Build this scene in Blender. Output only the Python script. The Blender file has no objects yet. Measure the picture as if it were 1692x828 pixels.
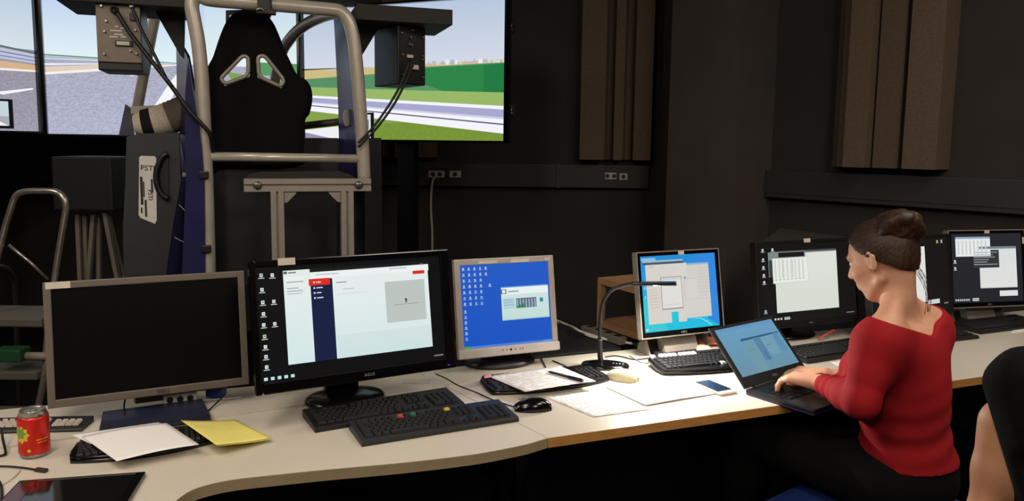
import bpy, bmesh, math, random
import numpy as np
from mathutils import Vector, Matrix
random.seed(7)
R = math.radians
SC = bpy.context.scene
COL = SC.collection

# ------------------------------------------------------------------ camera
F, CXP, PITCH, ROLL, CZ = 1270.0, 846.0, R(6.5), 0.013, 1.51
CYP = 238.0 + F*math.tan(PITCH)
CAM = Vector((0, 0, CZ))
FWD = Vector((0, math.cos(PITCH), -math.sin(PITCH)))
_r0 = Vector((1, 0, 0)); _u0 = Vector((0, math.sin(PITCH), math.cos(PITCH)))
RGT = _r0*math.cos(ROLL) + _u0*math.sin(ROLL)
UPV = _u0*math.cos(ROLL) - _r0*math.sin(ROLL)
cd = bpy.data.cameras.new('camera'); camera = bpy.data.objects.new('camera', cd); COL.objects.link(camera)
cm = Matrix((RGT, UPV, -FWD)).transposed().to_4x4(); cm.translation = CAM
camera.matrix_world = cm
cd.sensor_fit = 'HORIZONTAL'; cd.sensor_width = 36.0; cd.lens = 36.0*F/1692.0
cd.shift_y = -(414.0 - CYP)/1692.0
cd.clip_start = 0.05
SC.camera = camera

# ------------------------------------------------------------------ world, lamps, exposure
w = bpy.data.worlds.new('world'); SC.world = w; w.use_nodes = True
w.node_tree.nodes['Background'].inputs[0].default_value = (0.9, 0.85, 0.8, 1)
w.node_tree.nodes['Background'].inputs[1].default_value = 0.02
SC.view_settings.view_transform = 'Standard'; SC.view_settings.look = 'None'
SC.view_settings.exposure = 0.0; SC.view_settings.gamma = 1.0; SC.view_settings.use_curve_mapping = False
def area(name, loc, target, sx, sy, power, col):
    l = bpy.data.lights.new(name, 'AREA'); l.shape = 'RECTANGLE'; l.size = sx; l.size_y = sy; l.energy = power; l.color = col
    o = bpy.data.objects.new(name, l); COL.objects.link(o); o.location = loc
    o.rotation_euler = (Vector(target)-Vector(loc)).to_track_quat('-Z', 'Y').to_euler()
    return o
WARM = (1.0, 0.88, 0.75)
area('overhead_light', (-0.9, 0.6, 3.2), (-0.9, 0.6, 0), 0.6, 1.2, 31, WARM)
area('overhead_light', (1.7, 0.9, 3.2), (1.7, 0.9, 0), 0.6, 1.2, 30, WARM)
area('overhead_light', (-1.3, -1.6, 3.2), (-1.3, 0.2, 0), 0.6, 1.2, 48, WARM)  # unseen fill added behind the camera to brighten the hoop and other camera-facing surfaces
area('overhead_light', (1.6, -1.6, 3.2), (1.6, 0.2, 0), 0.6, 1.2, 42, WARM)  # second added fill behind the camera, on the right, for upright faces
area('overhead_light', (2.2, 2.3, 3.2), (2.2, 2.3, 0), 1.2, 0.3, 22, WARM)
area('overhead_light', (-2.6, 1.2, 3.2), (-2.4, 1.8, 0), 0.6, 1.2, 26, WARM)

# ------------------------------------------------------------------ helpers
def ray(px, py): return FWD + RGT*((px-CXP)/F) + UPV*((CYP-py)/F)
def PZ(px, py, z=0.74):                      # photograph pixel -> point on the horizontal plane z
    d = ray(px, py); return CAM + d*((z-CZ)/d.z)
def PY(px, py, Y):                           # photograph pixel -> point on the plane y = Y
    d = ray(px, py); return CAM + d*(Y/d.y)
def lin(c):
    o = []
    for v in c[:3]:
        v /= 255.0
        o.append(v/12.92 if v <= 0.04045 else ((v+0.055)/1.055)**2.4)
    return (o[0], o[1], o[2], c[3] if len(c) > 3 else 1.0)
MATS = {}
def mat(name, col, rough=0.6, metal=0.0, noise=0.06, scale=30.0, bump=0.0, spec=0.5, coat=0.0, stretch=None, col2=None):
    if name in MATS: return MATS[name]
    m = bpy.data.materials.new(name); m.use_nodes = True; nt = m.node_tree; b = nt.nodes['Principled BSDF']
    b.inputs['Roughness'].default_value = rough; b.inputs['Metallic'].default_value = metal
    b.inputs['Specular IOR Level'].default_value = spec; b.inputs['Coat Weight'].default_value = coat
    tc = nt.nodes.new('ShaderNodeTexCoord'); n = nt.nodes.new('ShaderNodeTexNoise'); n.inputs['Scale'].default_value = scale
    n.inputs['Detail'].default_value = 4
    if stretch:
        mp = nt.nodes.new('ShaderNodeMapping'); mp.inputs['Scale'].default_value = stretch
        nt.links.new(tc.outputs['Object'], mp.inputs[0]); nt.links.new(mp.outputs[0], n.inputs['Vector'])
    else: nt.links.new(tc.outputs['Object'], n.inputs['Vector'])
    ramp = nt.nodes.new('ShaderNodeValToRGB'); c = lin(col)
    ramp.color_ramp.elements[0].position = 0.3; ramp.color_ramp.elements[1].position = 0.7
    lo = tuple(max(0, x*(1-noise)) for x in c[:3])+(1,); hi = tuple(x*(1+noise) for x in c[:3])+(1,)
    if col2: hi = lin(col2); lo = c
    ramp.color_ramp.elements[0].color = lo; ramp.color_ramp.elements[1].color = hi
    nt.links.new(n.outputs['Fac'], ramp.inputs[0]); nt.links.new(ramp.outputs[0], b.inputs['Base Color'])
    if bump:
        bp = nt.nodes.new('ShaderNodeBump'); bp.inputs['Strength'].default_value = bump; bp.inputs['Distance'].default_value = 0.002
        nt.links.new(n.outputs['Fac'], bp.inputs['Height']); nt.links.new(bp.outputs[0], b.inputs['Normal'])
    MATS[name] = m; return m
def emat(name, col, strength):
    m = bpy.data.materials.new(name); m.use_nodes = True; b = m.node_tree.nodes['Principled BSDF']
    b.inputs['Base Color'].default_value = (0, 0, 0, 1); b.inputs['Emission Color'].default_value = lin(col); b.inputs['Emission Strength'].default_value = strength
    MATS[name] = m; return m

class MB:
    """collects shapes into one mesh"""
    def __init__(s): s.v = []; s.f = []; s.sm = []
    def add(s, vs, fs, smooth=False, M=None):
        o = len(s.v)
        for p in vs:
            p = Vector(p)
            s.v.append(M @ p if M is not None else p)
        for f in fs: s.f.append([i+o for i in f]); s.sm.append(smooth)
        return s
    def box(s, c, d, M=None, ch=0.0):
        x, y, z = d[0]/2, d[1]/2, d[2]/2; cx, cy, cz = c
        if ch <= 0:
            vs = [(cx+i*x, cy+j*y, cz+k*z) for k in (-1, 1) for j in (-1, 1) for i in (-1, 1)]
            return s.add(vs, [(0, 2, 3, 1), (4, 5, 7, 6), (0, 1, 5, 4), (2, 6, 7, 3), (0, 4, 6, 2), (1, 3, 7, 5)], False, M)
        bm = bmesh.new(); bmesh.ops.create_cube(bm, size=1.0)
        for v in bm.verts: v.co = Vector((cx+v.co.x*d[0], cy+v.co.y*d[1], cz+v.co.z*d[2]))
        bmesh.ops.bevel(bm, geom=list(bm.edges), offset=min(ch, 0.45*min(d)), segments=2, affect='EDGES', profile=0.6)
        bm.verts.index_update(); vs = [v.co.copy() for v in bm.verts]; fs = [[v.index for v in f.verts] for f in bm.faces]; bm.free()
        return s.add(vs, fs, False, M)
    def prism(s, poly, z0, z1, M=None, smooth=False):     # poly in xy
        n = len(poly)
        ar = sum(poly[i][0]*poly[(i+1) % n][1]-poly[(i+1) % n][0]*poly[i][1] for i in range(n))
        if ar < 0: poly = list(poly)[::-1]
        vs = [(p[0], p[1], z0) for p in poly]+[(p[0], p[1], z1) for p in poly]
        fs = [list(range(n))[::-1], list(range(n, 2*n))]
        s.add(vs, fs, False, M); o = len(s.v)-2*n
        for i in range(n):
            j = (i+1) % n; s.f.append([o+i, o+j, o+n+j, o+n+i]); s.sm.append(smooth)
        return s
    def tube(s, pts, r, n=10, M=None, closed=False, cap=True):
        pts = [Vector(p) for p in pts]; m = len(pts)
        rs = r if isinstance(r, (list, tuple)) else [r]*m
        vs = []; up = Vector((0.13, 0.21, 0.97)); prev = None
        for i, p in enumerate(pts):
            if closed: t = pts[(i+1) % m]-pts[i-1]
            else: t = pts[min(i+1, m-1)]-pts[max(i-1, 0)]
            t.normalize()
            a = (prev - t*prev.dot(t)) if prev is not None else up.cross(t)
            if a.length < 1e-5: a = Vector((1, 0, 0)).cross(t)
            a.normalize(); b = t.cross(a); prev = a
            for k in range(n):
                an = 2*math.pi*k/n; vs.append(p + (a*math.cos(an)+b*math.sin(an))*rs[i])
        fs = []
        for i in range(m if closed else m-1):
            for k in range(n):
                j = (i+1) % m; fs.append((i*n+k, i*n+(k+1) % n, j*n+(k+1) % n, j*n+k))
        s.add(vs, fs, True, M)
        if cap and not closed: 
            o = len(s.v)-len(vs); s.f.append([o+k for k in range(n)][::-1]); s.sm.append(False)
            s.f.append([o+(m-1)*n+k for k in range(n)]); s.sm.append(False)
        return s
    def cyl(s, p0, p1, r0, r1=None, n=20, M=None): return s.tube([p0, p1], [r0, r0 if r1 is None else r1], n, M)
    def lathe(s, prof, n=32, M=None, sx=1.0, sy=1.0):
        vs = []; 
        for r, z in prof:
            for k in range(n):
                a = 2*math.pi*k/n; vs.append((r*sx*math.cos(a), r*sy*math.sin(a), z))
        fs = []
        for i in range(len(prof)-1):
            for k in range(n): fs.append((i*n+k, i*n+(k+1) % n, (i+1)*n+(k+1) % n, (i+1)*n+k))
        s.add(vs, fs, True, M); o = len(s.v)-len(vs)
        s.f.append([o+k for k in range(n)][::-1]); s.sm.append(False)
        s.f.append([o+(len(prof)-1)*n+k for k in range(n)]); s.sm.append(False)
        return s
    def sheet(s, fn, nu, nv, th=0.0005, M=None):
        vs = []; fs = []
        for lay in (0, 1):
            for j in range(nv+1):
                for i in range(nu+1):
                    p = Vector(fn(i/nu, j/nv)); p.z -= lay*th; vs.append(p)
        q = (nu+1)*(nv+1)
        for j in range(nv):
            for i in range(nu):
                a = j*(nu+1)+i; fs.append((a, a+1, a+nu+2, a+nu+1)); fs.append((q+a, q+a+nu+1, q+a+nu+2, q+a+1))
        for i in range(nu):
            fs.append((i, q+i, q+i+1, i+1)); a = nv*(nu+1)+i; fs.append((a, a+1, q+a+1, q+a))
        for j in range(nv):
            a = j*(nu+1); fs.append((a, a+nu+1, q+a+nu+1, q+a)); a += nu; fs.append((a, q+a, q+a+nu+1, a+nu+1))
        return s.add(vs, fs, True, M)
    def mesh(s, name, m):
        me = bpy.data.meshes.new(name); me.from_pydata([tuple(v) for v in s.v], [], s.f)
        me.polygons.foreach_set('use_smooth', s.sm); me.materials.append(m); me.update(); return me
    def build(s, name, m, parent=None):
        o = bpy.data.objects.new(name, s.mesh(name, m)); COL.objects.link(o)
        if parent is not None: o.parent = parent
        return o
def tag(o, label, cat, group=None, kind=None):
    if label: o['label'] = label
    if cat: o['category'] = cat
    if group: o['group'] = group
    if kind: o['kind'] = kind
    return o
def thing(name, label, cat, loc=(0, 0, 0), rz=0.0, group=None):
    o = bpy.data.objects.new(name, None); COL.objects.link(o); o.empty_display_size = 0.05
    o.location = loc; o.rotation_euler = (0, 0, rz); return tag(o, label, cat, group)
def struct(name, mb, m, parent=None):
    o = mb.build(name, m, parent)
    if parent is None: o['kind'] = 'structure'
    return o
def link(name, me, parent, loc=None):
    o = bpy.data.objects.new(name, me); COL.objects.link(o); o.parent = parent
    if loc is not None: o.location = loc
    return o
def rotx(a): return Matrix.Rotation(a, 4, 'X')
def roty(a): return Matrix.Rotation(a, 4, 'Y')
def rotz(a): return Matrix.Rotation(a, 4, 'Z')
def tr(x, y, z): return Matrix.Translation((x, y, z))
def text(s, size, name, m, parent, M, ext=0.0004, spacing=1.0):
    """flat lettering in the local xz plane (reads along +x, up +z), facing -y; M places it"""
    c = bpy.data.curves.new(name, 'FONT'); c.body = s; c.size = size; c.align_x = 'CENTER'; c.align_y = 'CENTER'; c.extrude = ext; c.resolution_u = 2; c.space_character = spacing
    t = bpy.data.objects.new('text_source', c); COL.objects.link(t)
    bpy.context.view_layer.update()
    me = bpy.data.meshes.new_from_object(t.evaluated_get(bpy.context.evaluated_depsgraph_get()))
    bpy.data.objects.remove(t); me.transform(M @ rotx(R(90))); me.materials.clear(); me.materials.append(m)
    return link(name, me, parent)
def catmull(pts, n=6):
    pts = [Vector(p) for p in pts]; out = []
    for i in range(len(pts)-1):
        a = pts[max(i-1, 0)]; b = pts[i]; c = pts[i+1]; d = pts[min(i+2, len(pts)-1)]
        for k in range(n):
            t = k/n
            out.append(0.5*((2*b)+(c-a)*t+(2*a-5*b+4*c-d)*t*t+(3*b-a-3*c+d)*t*t*t))
    out.append(pts[-1]); return out

# pictures on screens: flat coloured shapes in (u right, v down) units of the display, light of their own
def screen_material(name, strength, grain=0.0):
    m = bpy.data.materials.new(name); m.use_nodes = True; nt = m.node_tree; b = nt.nodes['Principled BSDF']
    b.inputs['Base Color'].default_value = (0.004, 0.004, 0.005, 1); b.inputs['Roughness'].default_value = 0.4; b.inputs['Specular IOR Level'].default_value = 0.12
    a = nt.nodes.new('ShaderNodeAttribute'); a.attribute_name = 'Col'; out = a.outputs['Color']
    if grain:
        tc = nt.nodes.new('ShaderNodeTexCoord'); n = nt.nodes.new('ShaderNodeTexNoise'); n.inputs['Scale'].default_value = 150; n.inputs['Detail'].default_value = 6
        mp = nt.nodes.new('ShaderNodeMapping'); mp.inputs['Scale'].default_value = (0.5, 1, 1.3)
        nt.links.new(tc.outputs['Object'], mp.inputs[0]); nt.links.new(mp.outputs[0], n.inputs['Vector'])
        r = nt.nodes.new('ShaderNodeMapRange'); r.inputs[1].default_value = 0.3; r.inputs[2].default_value = 0.7; r.inputs[3].default_value = -grain; r.inputs[4].default_value = grain
        mx = nt.nodes.new('ShaderNodeVectorMath'); mx.operation = 'SCALE'
        inv = nt.nodes.new('ShaderNodeMath'); inv.operation = 'SUBTRACT'; inv.inputs[0].default_value = 1.0; nt.links.new(a.outputs['Alpha'], inv.inputs[1])
        ma = nt.nodes.new('ShaderNodeMath'); ma.operation = 'MULTIPLY_ADD'; ma.inputs[2].default_value = 1.0; nt.links.new(inv.outputs[0], ma.inputs[1])
        nt.links.new(n.outputs['Fac'], r.inputs[0]); nt.links.new(r.outputs[0], ma.inputs[0]); nt.links.new(out, mx.inputs[0]); nt.links.new(ma.outputs[0], mx.inputs['Scale']); out = mx.outputs[0]
    nt.links.new(out, b.inputs['Emission Color']); b.inputs['Emission Strength'].default_value = strength
    return m
def Rc(x0, y0, x1, y1, c, c2=None): return ([(x0, y0), (x1, y0), (x1, y1), (x0, y1)], [c, c, c2 or c, c2 or c])
def Pg(pts, c): return (pts, [c]*len(pts))
def art(name, parent, M, W, H, items, m, step=0.0002):
    mb = MB(); cols = []; boxes = []
    for pts, cs in items:
        bb = (min(p[0] for p in pts), min(p[1] for p in pts), max(p[0] for p in pts), max(p[1] for p in pts))
        lay = 1+max([l for (q, l) in boxes if q[0] < bb[2] and q[2] > bb[0] and q[1] < bb[3] and q[3] > bb[1]], default=0)
        boxes.append((bb, lay))
        mb.add([((u-0.5)*W, -lay*step, (0.5-v)*H) for u, v in pts], [list(range(len(pts)))[::-1]], False, M)
        cols += [lin(c) for c in cs[::-1]]
    o = mb.build(name, m, parent)
    ca = o.data.color_attributes.new('Col', 'FLOAT_COLOR', 'CORNER')
    ca.data.foreach_set('color', [x for c in cols for x in c])
    return o

# ------------------------------------------------------------------ materials
BLACKP = mat('black_plastic', (17, 17, 18), 0.45)
GLOSSB = mat('gloss_black', (8, 8, 9), 0.16)
KEYB = mat('key_plastic', (24, 24, 25), 0.5)
SILVER = mat('silver_plastic', (150, 142, 132), 0.4, 0.2)
GREYP = mat('grey_plastic', (112, 104, 96), 0.45, 0.1)
LIGHTP = mat('pale_plastic', (196, 188, 180), 0.45)
WHITEP = mat('white_plastic', (226, 222, 214), 0.4)
ALU = mat('aluminium', (176, 168, 156), 0.38, 0.6, 0.05, 60)
STEEL = mat('brushed_steel', (165, 158, 148), 0.28, 0.8, 0.08, 60)
HOOP = mat('grey_hoop_paint', (190, 182, 168), 0.3, 0.25)
DARKM = mat('black_metal', (20, 20, 21), 0.4, 0.3)
NAVY = mat('navy_panel', (40, 40, 80), 0.24, 0.0, 0.1, 12)
DGREY = mat('charcoal_panel', (40, 41, 44), 0.5, 0, 0.1, 14)
BOARD = mat('black_board', (40, 37, 32), 0.75, 0, 0.12, 25, 0.1)
FABRIC = mat('black_velour', (11, 11, 12), 0.95, 0, 0.25, 300, 0.4, 0.2)
WALLM = mat('black_wall_paint', (55, 50, 47), 0.8, 0, 0.1, 3, 0.05, 0.25)
PILLARM = mat('dark_brown_paint', (80, 72, 68), 0.8, 0, 0.08, 4, 0.05, 0.25)
CARPET = mat('dark_carpet', (26, 26, 28), 0.95, 0, 0.3, 200, 0.3, 0.1)
TRUNK = mat('trunking_black', (46, 45, 46), 0.6, 0, 0.08, 6)
FOAM = mat('brown_acoustic_foam', (104, 90, 76), 0.95, 0, 0.14, 90, 0.25, 0.1)
DESKM = mat('desk_laminate', (204, 196, 181), 0.42, 0, 0.025, 180)
EDGEG = mat('desk_edge_beige', (150, 134, 104), 0.5, 0, 0.06, 40)
EDGEO = mat('desk_edge_oak', (178, 128, 68), 0.5, 0, 0.14, 20, 0, 0.4, 0, (1, 1, 9))
OAK = mat('oak_shelf', (158, 120, 84), 0.5, 0, 0.16, 9, 0, 0.4, 0, (1, 7, 7))
PAPER = mat('white_paper', (236, 233, 230), 0.85, 0, 0.015, 30)
YPAPER = mat('yellow_paper', (232, 220, 120), 0.85, 0, 0.03, 30)
LABELM = mat('label_paper', (205, 196, 180), 0.8)
CABLEB = mat('black_cable', (14, 14, 14), 0.5)
CABLEW = mat('white_cable', (205, 200, 190), 0.5)
SCREEN_OFF = mat('dark_screen', (7, 7, 7), 0.35, 0, 0.02, 5, 0, 0.15)
LOGOW = mat('logo_grey', (150, 148, 145), 0.4, 0.3)
LOGOD = mat('logo_dark', (40, 38, 36), 0.4)
SCR = screen_material('monitor_light', 0.95)
SCRTV = screen_material('tv_light', 1.0, 0.22)
SCRLAP = screen_material('laptop_light', 0.85)

# ------------------------------------------------------------------ room
WA, WB = Vector((1.06, 6.0, 0)), Vector((8.0, -2.45, 0))           # line of the right-hand wall
WD = (WB-WA).normalized(); WN = Vector((WD.y, -WD.x, 0))
if WN.x > 0: WN = -WN                                              # points into the room
HC = 3.4
struct('floor', MB().box((1.5, 1.5, -0.05), (13.5, 9.4, 0.1)), CARPET)
struct('ceiling', MB().box((1.5, 1.5, HC+0.05), (13.5, 9.4, 0.1)), mat('ceiling_grey', (150, 147, 143), 0.9, 0, 0.04, 5))
struct('wall_back', MB().box((-1.7, 6.1, HC/2), (6.4, 0.2, HC)), WALLM)
struct('wall_left', MB().box((-4.9, 1.6, HC/2), (0.2, 9.2, HC)), WALLM)
struct('wall_front', MB().box((1.6, -3.1, HC/2), (13.2, 0.2, HC)), WALLM)
ang = math.atan2(WD.y, WD.x)
MW = tr(*WA) @ rotz(ang)                                           # x along the wall, -y into the room
L = (WB-WA).length
struct('wall_right', MB().box((L/2, 0.1, HC/2), (L+0.2, 0.2, HC), MW), WALLM)
pk = [PZ(1205, 400, 0)]  # corner pillar, footprint measured on the floor plan
pil = [(1.38, 4.89), (1.056, 5.284), (1.41, 5.574), (1.735, 5.18)]
struct('pillar', MB().prism(pil, 0, HC), PILLARM)
# cable trunking along the walls
t = struct('trim_1', MB().box((-1.65, 5.965, 1.27), (5.4, 0.07, 0.18), None, 0.006), TRUNK)
struct('trim_joint', MB().box((-0.83, 5.925, 1.27), (0.03, 0.012, 0.186)).box((0.35, 5.925, 1.27), (0.03, 0.012, 0.186)), TRUNK, t)
t = struct('trim_2', MB().box((1.07+2.0, -0.035, 1.27), (4.0, 0.07, 0.18), MW, 0.006), TRUNK)
struct('trim_lid', MB().box((1.07+2.0, -0.072, 1.27), (4.0, 0.006, 0.12), MW), TRUNK, t)

# wall sockets on the trunking
def socket(px, py, wid, mods, label, name='wall_socket'):
    p = PY(px, py, 5.92)
    s = thing(name, label, 'socket', (p.x, 5.928, p.z), 0, None)
    MB().box((0, -0.006, 0), (wid, 0.012, 0.052), None, 0.004).build('face_plate', LIGHTP, s)
    for k in range(mods):
        x = (k-(mods-1)/2)*0.052
        MB().lathe([(0.0165, 0), (0.0165, 0.002), (0.013, 0.002), (0.012, 0.0005)], 16, tr(x, -0.0125, 0) @ rotx(R(90))).build('socket_well', DGREY, s)
    return s
socket(721, 288, 0.125, 2, 'white double wall socket with a white cable plugged in')
socket(752, 288, 0.09, 1, 'small white socket right beside the plugged-in double wall socket')
socket(1009, 291, 0.09, 2, 'white socket pair on the black trunking under the left wall foam panel')
socket(1030, 292, 0.062, 1, 'small square white socket nearest the pillar')
a = PY(722, 292, 5.9)
pts = [PY(722, 290, 5.915), PY(716, 296, 5.86), PY(713, 312, 5.87), PY(712, 345, 5.9), PY(714, 380, 5.9), PY(714, 420, 5.9), PY(712, 470, 5.9)]
tag(MB().tube(catmull(pts, 5), 0.009, 8).build('power_cable', CABLEW), 'white cable hanging down the black wall from the double socket', 'cable')

# acoustic panels: upright foam folds, each a part
def acoustic(name, label, M, widths, depths, z0, z1):
    a = thing(name, label, 'acoustic panel'); x = 0
    tot = sum(widths)
    MB().box((tot/2, -0.015, (z0+z1)/2), (tot, 0.03, z1-z0), M).build('backing', FOAM, a)
    for wd, (d0, d1) in zip(widths, depths):
        p = [(x, -0.03), (x+wd, -0.03), (x+wd, -0.03-d1), (x, -0.03-d0)]
        MB().prism(p, z0, z1, M).build('foam_fold', FOAM, a); x += wd
    return a
p0 = PY(955, 263, 5.95); p1 = PY(1069, 266, 5.95)
wtot = p1.x-p0.x; k = wtot/114
acoustic('acoustic_panel', 'brown ribbed foam panel on the back wall left of the pillar', tr(p0.x, 5.995, 0),
         [11*k, 28*k, 15*k, 15*k, 17*k, 28*k], [(.14, .15), (.15, .16), (.03, .03), (.15, .15), (.03, .03), (.15, .16)], 1.40, 3.3)
p2 = PY(634, 262, 5.95); p3 = PY(722, 262, 5.95)
acoustic('acoustic_panel', 'brown foam panel mostly hidden behind the right road screen', tr(p2.x, 5.995, 0),
         [(p3.x-p2.x)/4]*4, [(.05, .05), (.14, .15), (.15, .14), (.05, .05)], 1.40, 3.3)
def on_wall(px, off=0.0):                     # where the sight line of a pixel column meets the right wall, metres along it
    d = ray(px, 270); o = WA + WN*off
    det = d.x*(-WD.y) + WD.x*d.y
    tt = (o.x*(-WD.y) + WD.x*o.y)/det
    q = CAM + d*tt
    return (q-o).dot(WD)
sL, sR = on_wall(1372, 0.1), on_wall(1556, 0.1); wt = sR-sL
fr = [.10, .10, .21, .03, .22, .06, .28]
acoustic('acoustic_panel', 'brown ribbed foam panel high on the right wall above the woman', MW @ tr(sL, 0, 0),
         [wt*x for x in fr], [(.05, .10), (.11, .12), (.17, .17), (.05, .05), (.12, .15), (.03, .05), (.15, .15)], 1.40, 3.3)

# ------------------------------------------------------------------ desks
DZ, DT = 0.74, 0.026
S0 = Vector((0.102, 1.955, 0)); DD = Vector((0.9285, 0.3714, 0)); DN = Vector((-0.3714, 0.9285, 0))
def xy(v): return (v[0], v[1])
seam_b = PZ(738, 637); seam_dir = (seam_b-PZ(905, 722)); seam_dir.z = 0
SB = S0 + seam_dir*(0.70/seam_dir.dot(DN))
front = [PZ(*q) for q in [(903, 727), (832, 742), (773, 752), (670, 764), (548, 775), (459, 784), (381, 793), (326, 806), (297, 822), (282, 838), (268, 862), (258, 900)]]
front = catmull(front, 4)
front = [S0-DD*0.003] + front[2:] + [Vector((-0.72, 1.15, 0)), Vector((-0.74, 0.7, 0))]
deskA = thing('corner_desk', 'pale laminate corner desk with curved beige front edge', 'desk', (0, 0, 0))
polyA = [xy(p) for p in front] + [(-1.95, 0.7), (-1.95, 1.93), (-1.43, 2.12), xy(SB-DD*0.003)]
MB().prism(polyA, DZ-DT, DZ, None).build('desktop', DESKM, deskA)
def band(pts, z0, z1, th, name, m, parent, side=1):
    mb = MB(); outer = []
    for i, p in enumerate(pts):
        t = pts[min(i+1, len(pts)-1)]-pts[max(i-1, 0)]; t = Vector((t[0], t[1], 0)).normalized()
        outer.append(Vector((p[0], p[1], 0)) + Vector((t.y, -t.x, 0))*th*side)
    for i in range(len(pts)-1):
        q = [xy(pts[i]), xy(pts[i+1]), xy(outer[i+1]), xy(outer[i])]
        mb.prism(q, z0, z1)
    return mb.build(name, m, parent)
band(front, DZ-DT-0.001, DZ-0.0006, 0.0016, 'edge_band', EDGEG, deskA, -1)
def desk(name, label, s0, ln, leftback, edge):
    d = thing(name, label, 'desk', (0, 0, 0))
    e = s0+DD*ln
    poly = [xy(s0), xy(e), xy(e+DN*0.70), xy(leftback)]
    MB().prism(poly, DZ-DT, DZ).build('desktop', DESKM, d)
    band([s0, e], DZ-DT-0.001, DZ-0.0006, 0.0016, 'edge_band', edge, d, 1)
    for t, nm in ((0.12, 'leg'), (ln-0.08, 'leg')):
        c = s0+DD*t
        mb = MB()
        mb.box((0, 0.34, 0.02), (0.05, 0.6, 0.04), tr(c.x, c.y, 0) @ rotz(math.atan2(DD.y, DD.x)))
        mb.box((0, 0.40, 0.37), (0.05, 0.09, 0.68), tr(c.x, c.y, 0) @ rotz(math.atan2(DD.y, DD.x)))
        mb.box((0, 0.34, DZ-DT-0.018), (0.04, 0.55, 0.034), tr(c.x, c.y, 0) @ rotz(math.atan2(DD.y, DD.x)))
        mb.build(nm, DARKM, d)
    c = s0+DD*(ln/2)+DN*0.5
    MB().box((0, 0, 0.43), (ln-0.36, 0.018, 0.55), tr(c.x, c.y, 0) @ rotz(math.atan2(DD.y, DD.x))).build('modesty_panel', DARKM, d)
    return d
desk('desk', 'pale laminate desk with oak front edge under the gooseneck lamp', S0, 1.2, SB, EDGEO)
desk('desk', 'pale laminate desk in the far right beside the woman in red', S0+DD*1.203, 1.7, S0+DD*1.203+DN*0.70, EDGEO)
for q in [(-1.85, 0.85), (-1.85, 1.85), (-0.85, 0.8)]:
    MB().cyl((q[0], q[1], 0), (q[0], q[1], DZ-DT), 0.03, None, 14).build('leg', DARKM, deskA)
c = PZ(640, 660)
MB().box((0, 0, 0.43), (1.5, 0.018, 0.55), tr(-0.8, 2.2, 0) @ rotz(0.36)).build('modesty_panel', DARKM, deskA)
# raised rear board of the corner desk
ra, rb = PZ(300, 700), PZ(778, 632)
rd = (rb-ra).normalized(); rn = Vector((-rd.y, rd.x, 0))
ra2 = ra - rd*0.85
MB().prism([xy(ra2), xy(rb), xy(rb+rn*0.115), xy(ra2+rn*0.19)], DZ+0.0003, DZ+0.0055).build('rear_board', DESKM, deskA)
# grommet lid in the rear board
g = PZ(690, 631, DZ+0.005)
MB().box((g.x, g.y, DZ+0.0062), (0.09, 0.045, 0.002), None, 0.0).build('cable_lid', LIGHTP, deskA)

# low black cabinet behind the desk that carries the power strip
ob = tag(MB().box((0.34, 0.89, 0.371), (0.6, 0.32, 0.742), tr(S0.x, S0.y, 0) @ rotz(math.atan2(DD.y, DD.x)), 0.006).build('low_cabinet', mat('cabinet_black', (16, 16, 17), .7)), 'low black cabinet behind the desk under the power strip', 'cabinet')
# grey cabinet along the right wall
cb = thing('low_cabinet', 'dark grey cabinet along the right wall behind the monitors', 'cabinet')
fl, bl, br = Vector((1.20, 3.72, 0)), Vector((1.61, 4.6, 0)), Vector((1.83, 4.13, 0))
frr = br+(fl-bl)*0.62
MB().prism([xy(fl), xy(frr), xy(br), xy(bl)], 0, 1.01).build('body', DGREY, cb)
MB().prism([xy(fl+Vector((-.01, -.01, 0))), xy(frr+Vector((.01, -.01, 0))), xy(br+Vector((.005, .01, 0))), xy(bl)], 1.0105, 1.03).build('lid', mat('cabinet_top', (66, 62, 58), .6), cb)

# computer towers under the desks
def tower(x, y, rz, label, ledcol, grp=None):
    t = thing('computer_tower', label, 'computer', (x, y, 0), rz)
    MB().box((0, 0, 0.215), (0.18, 0.42, 0.40), None, 0.008).build('case', DARKM, t)
    MB().box((0, -0.214, 0.215), (0.165, 0.01, 0.385), None, 0.004).build('front_panel', BLACKP, t)
    MB().cyl((0.05, -0.219, 0.36), (0.05, -0.222, 0.36), 0.004, None, 10).build('power_light', ledcol, t)
    for x in (-.07, .07):
        MB().box((x, 0, 0.0075), (0.03, 0.36, 0.015)).build('foot', BLACKP, t)
BLUELED = emat('blue_led', (40, 70, 255), 1.5); REDLED = emat('red_led', (220, 30, 40), 0.7)
tower(1.72, 2.92, R(22), 'black computer tower under the far right desk with a blue light', BLUELED)
tower(-0.40, 2.02, R(22), 'black computer tower under the corner desk with a red light', REDLED)

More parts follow.
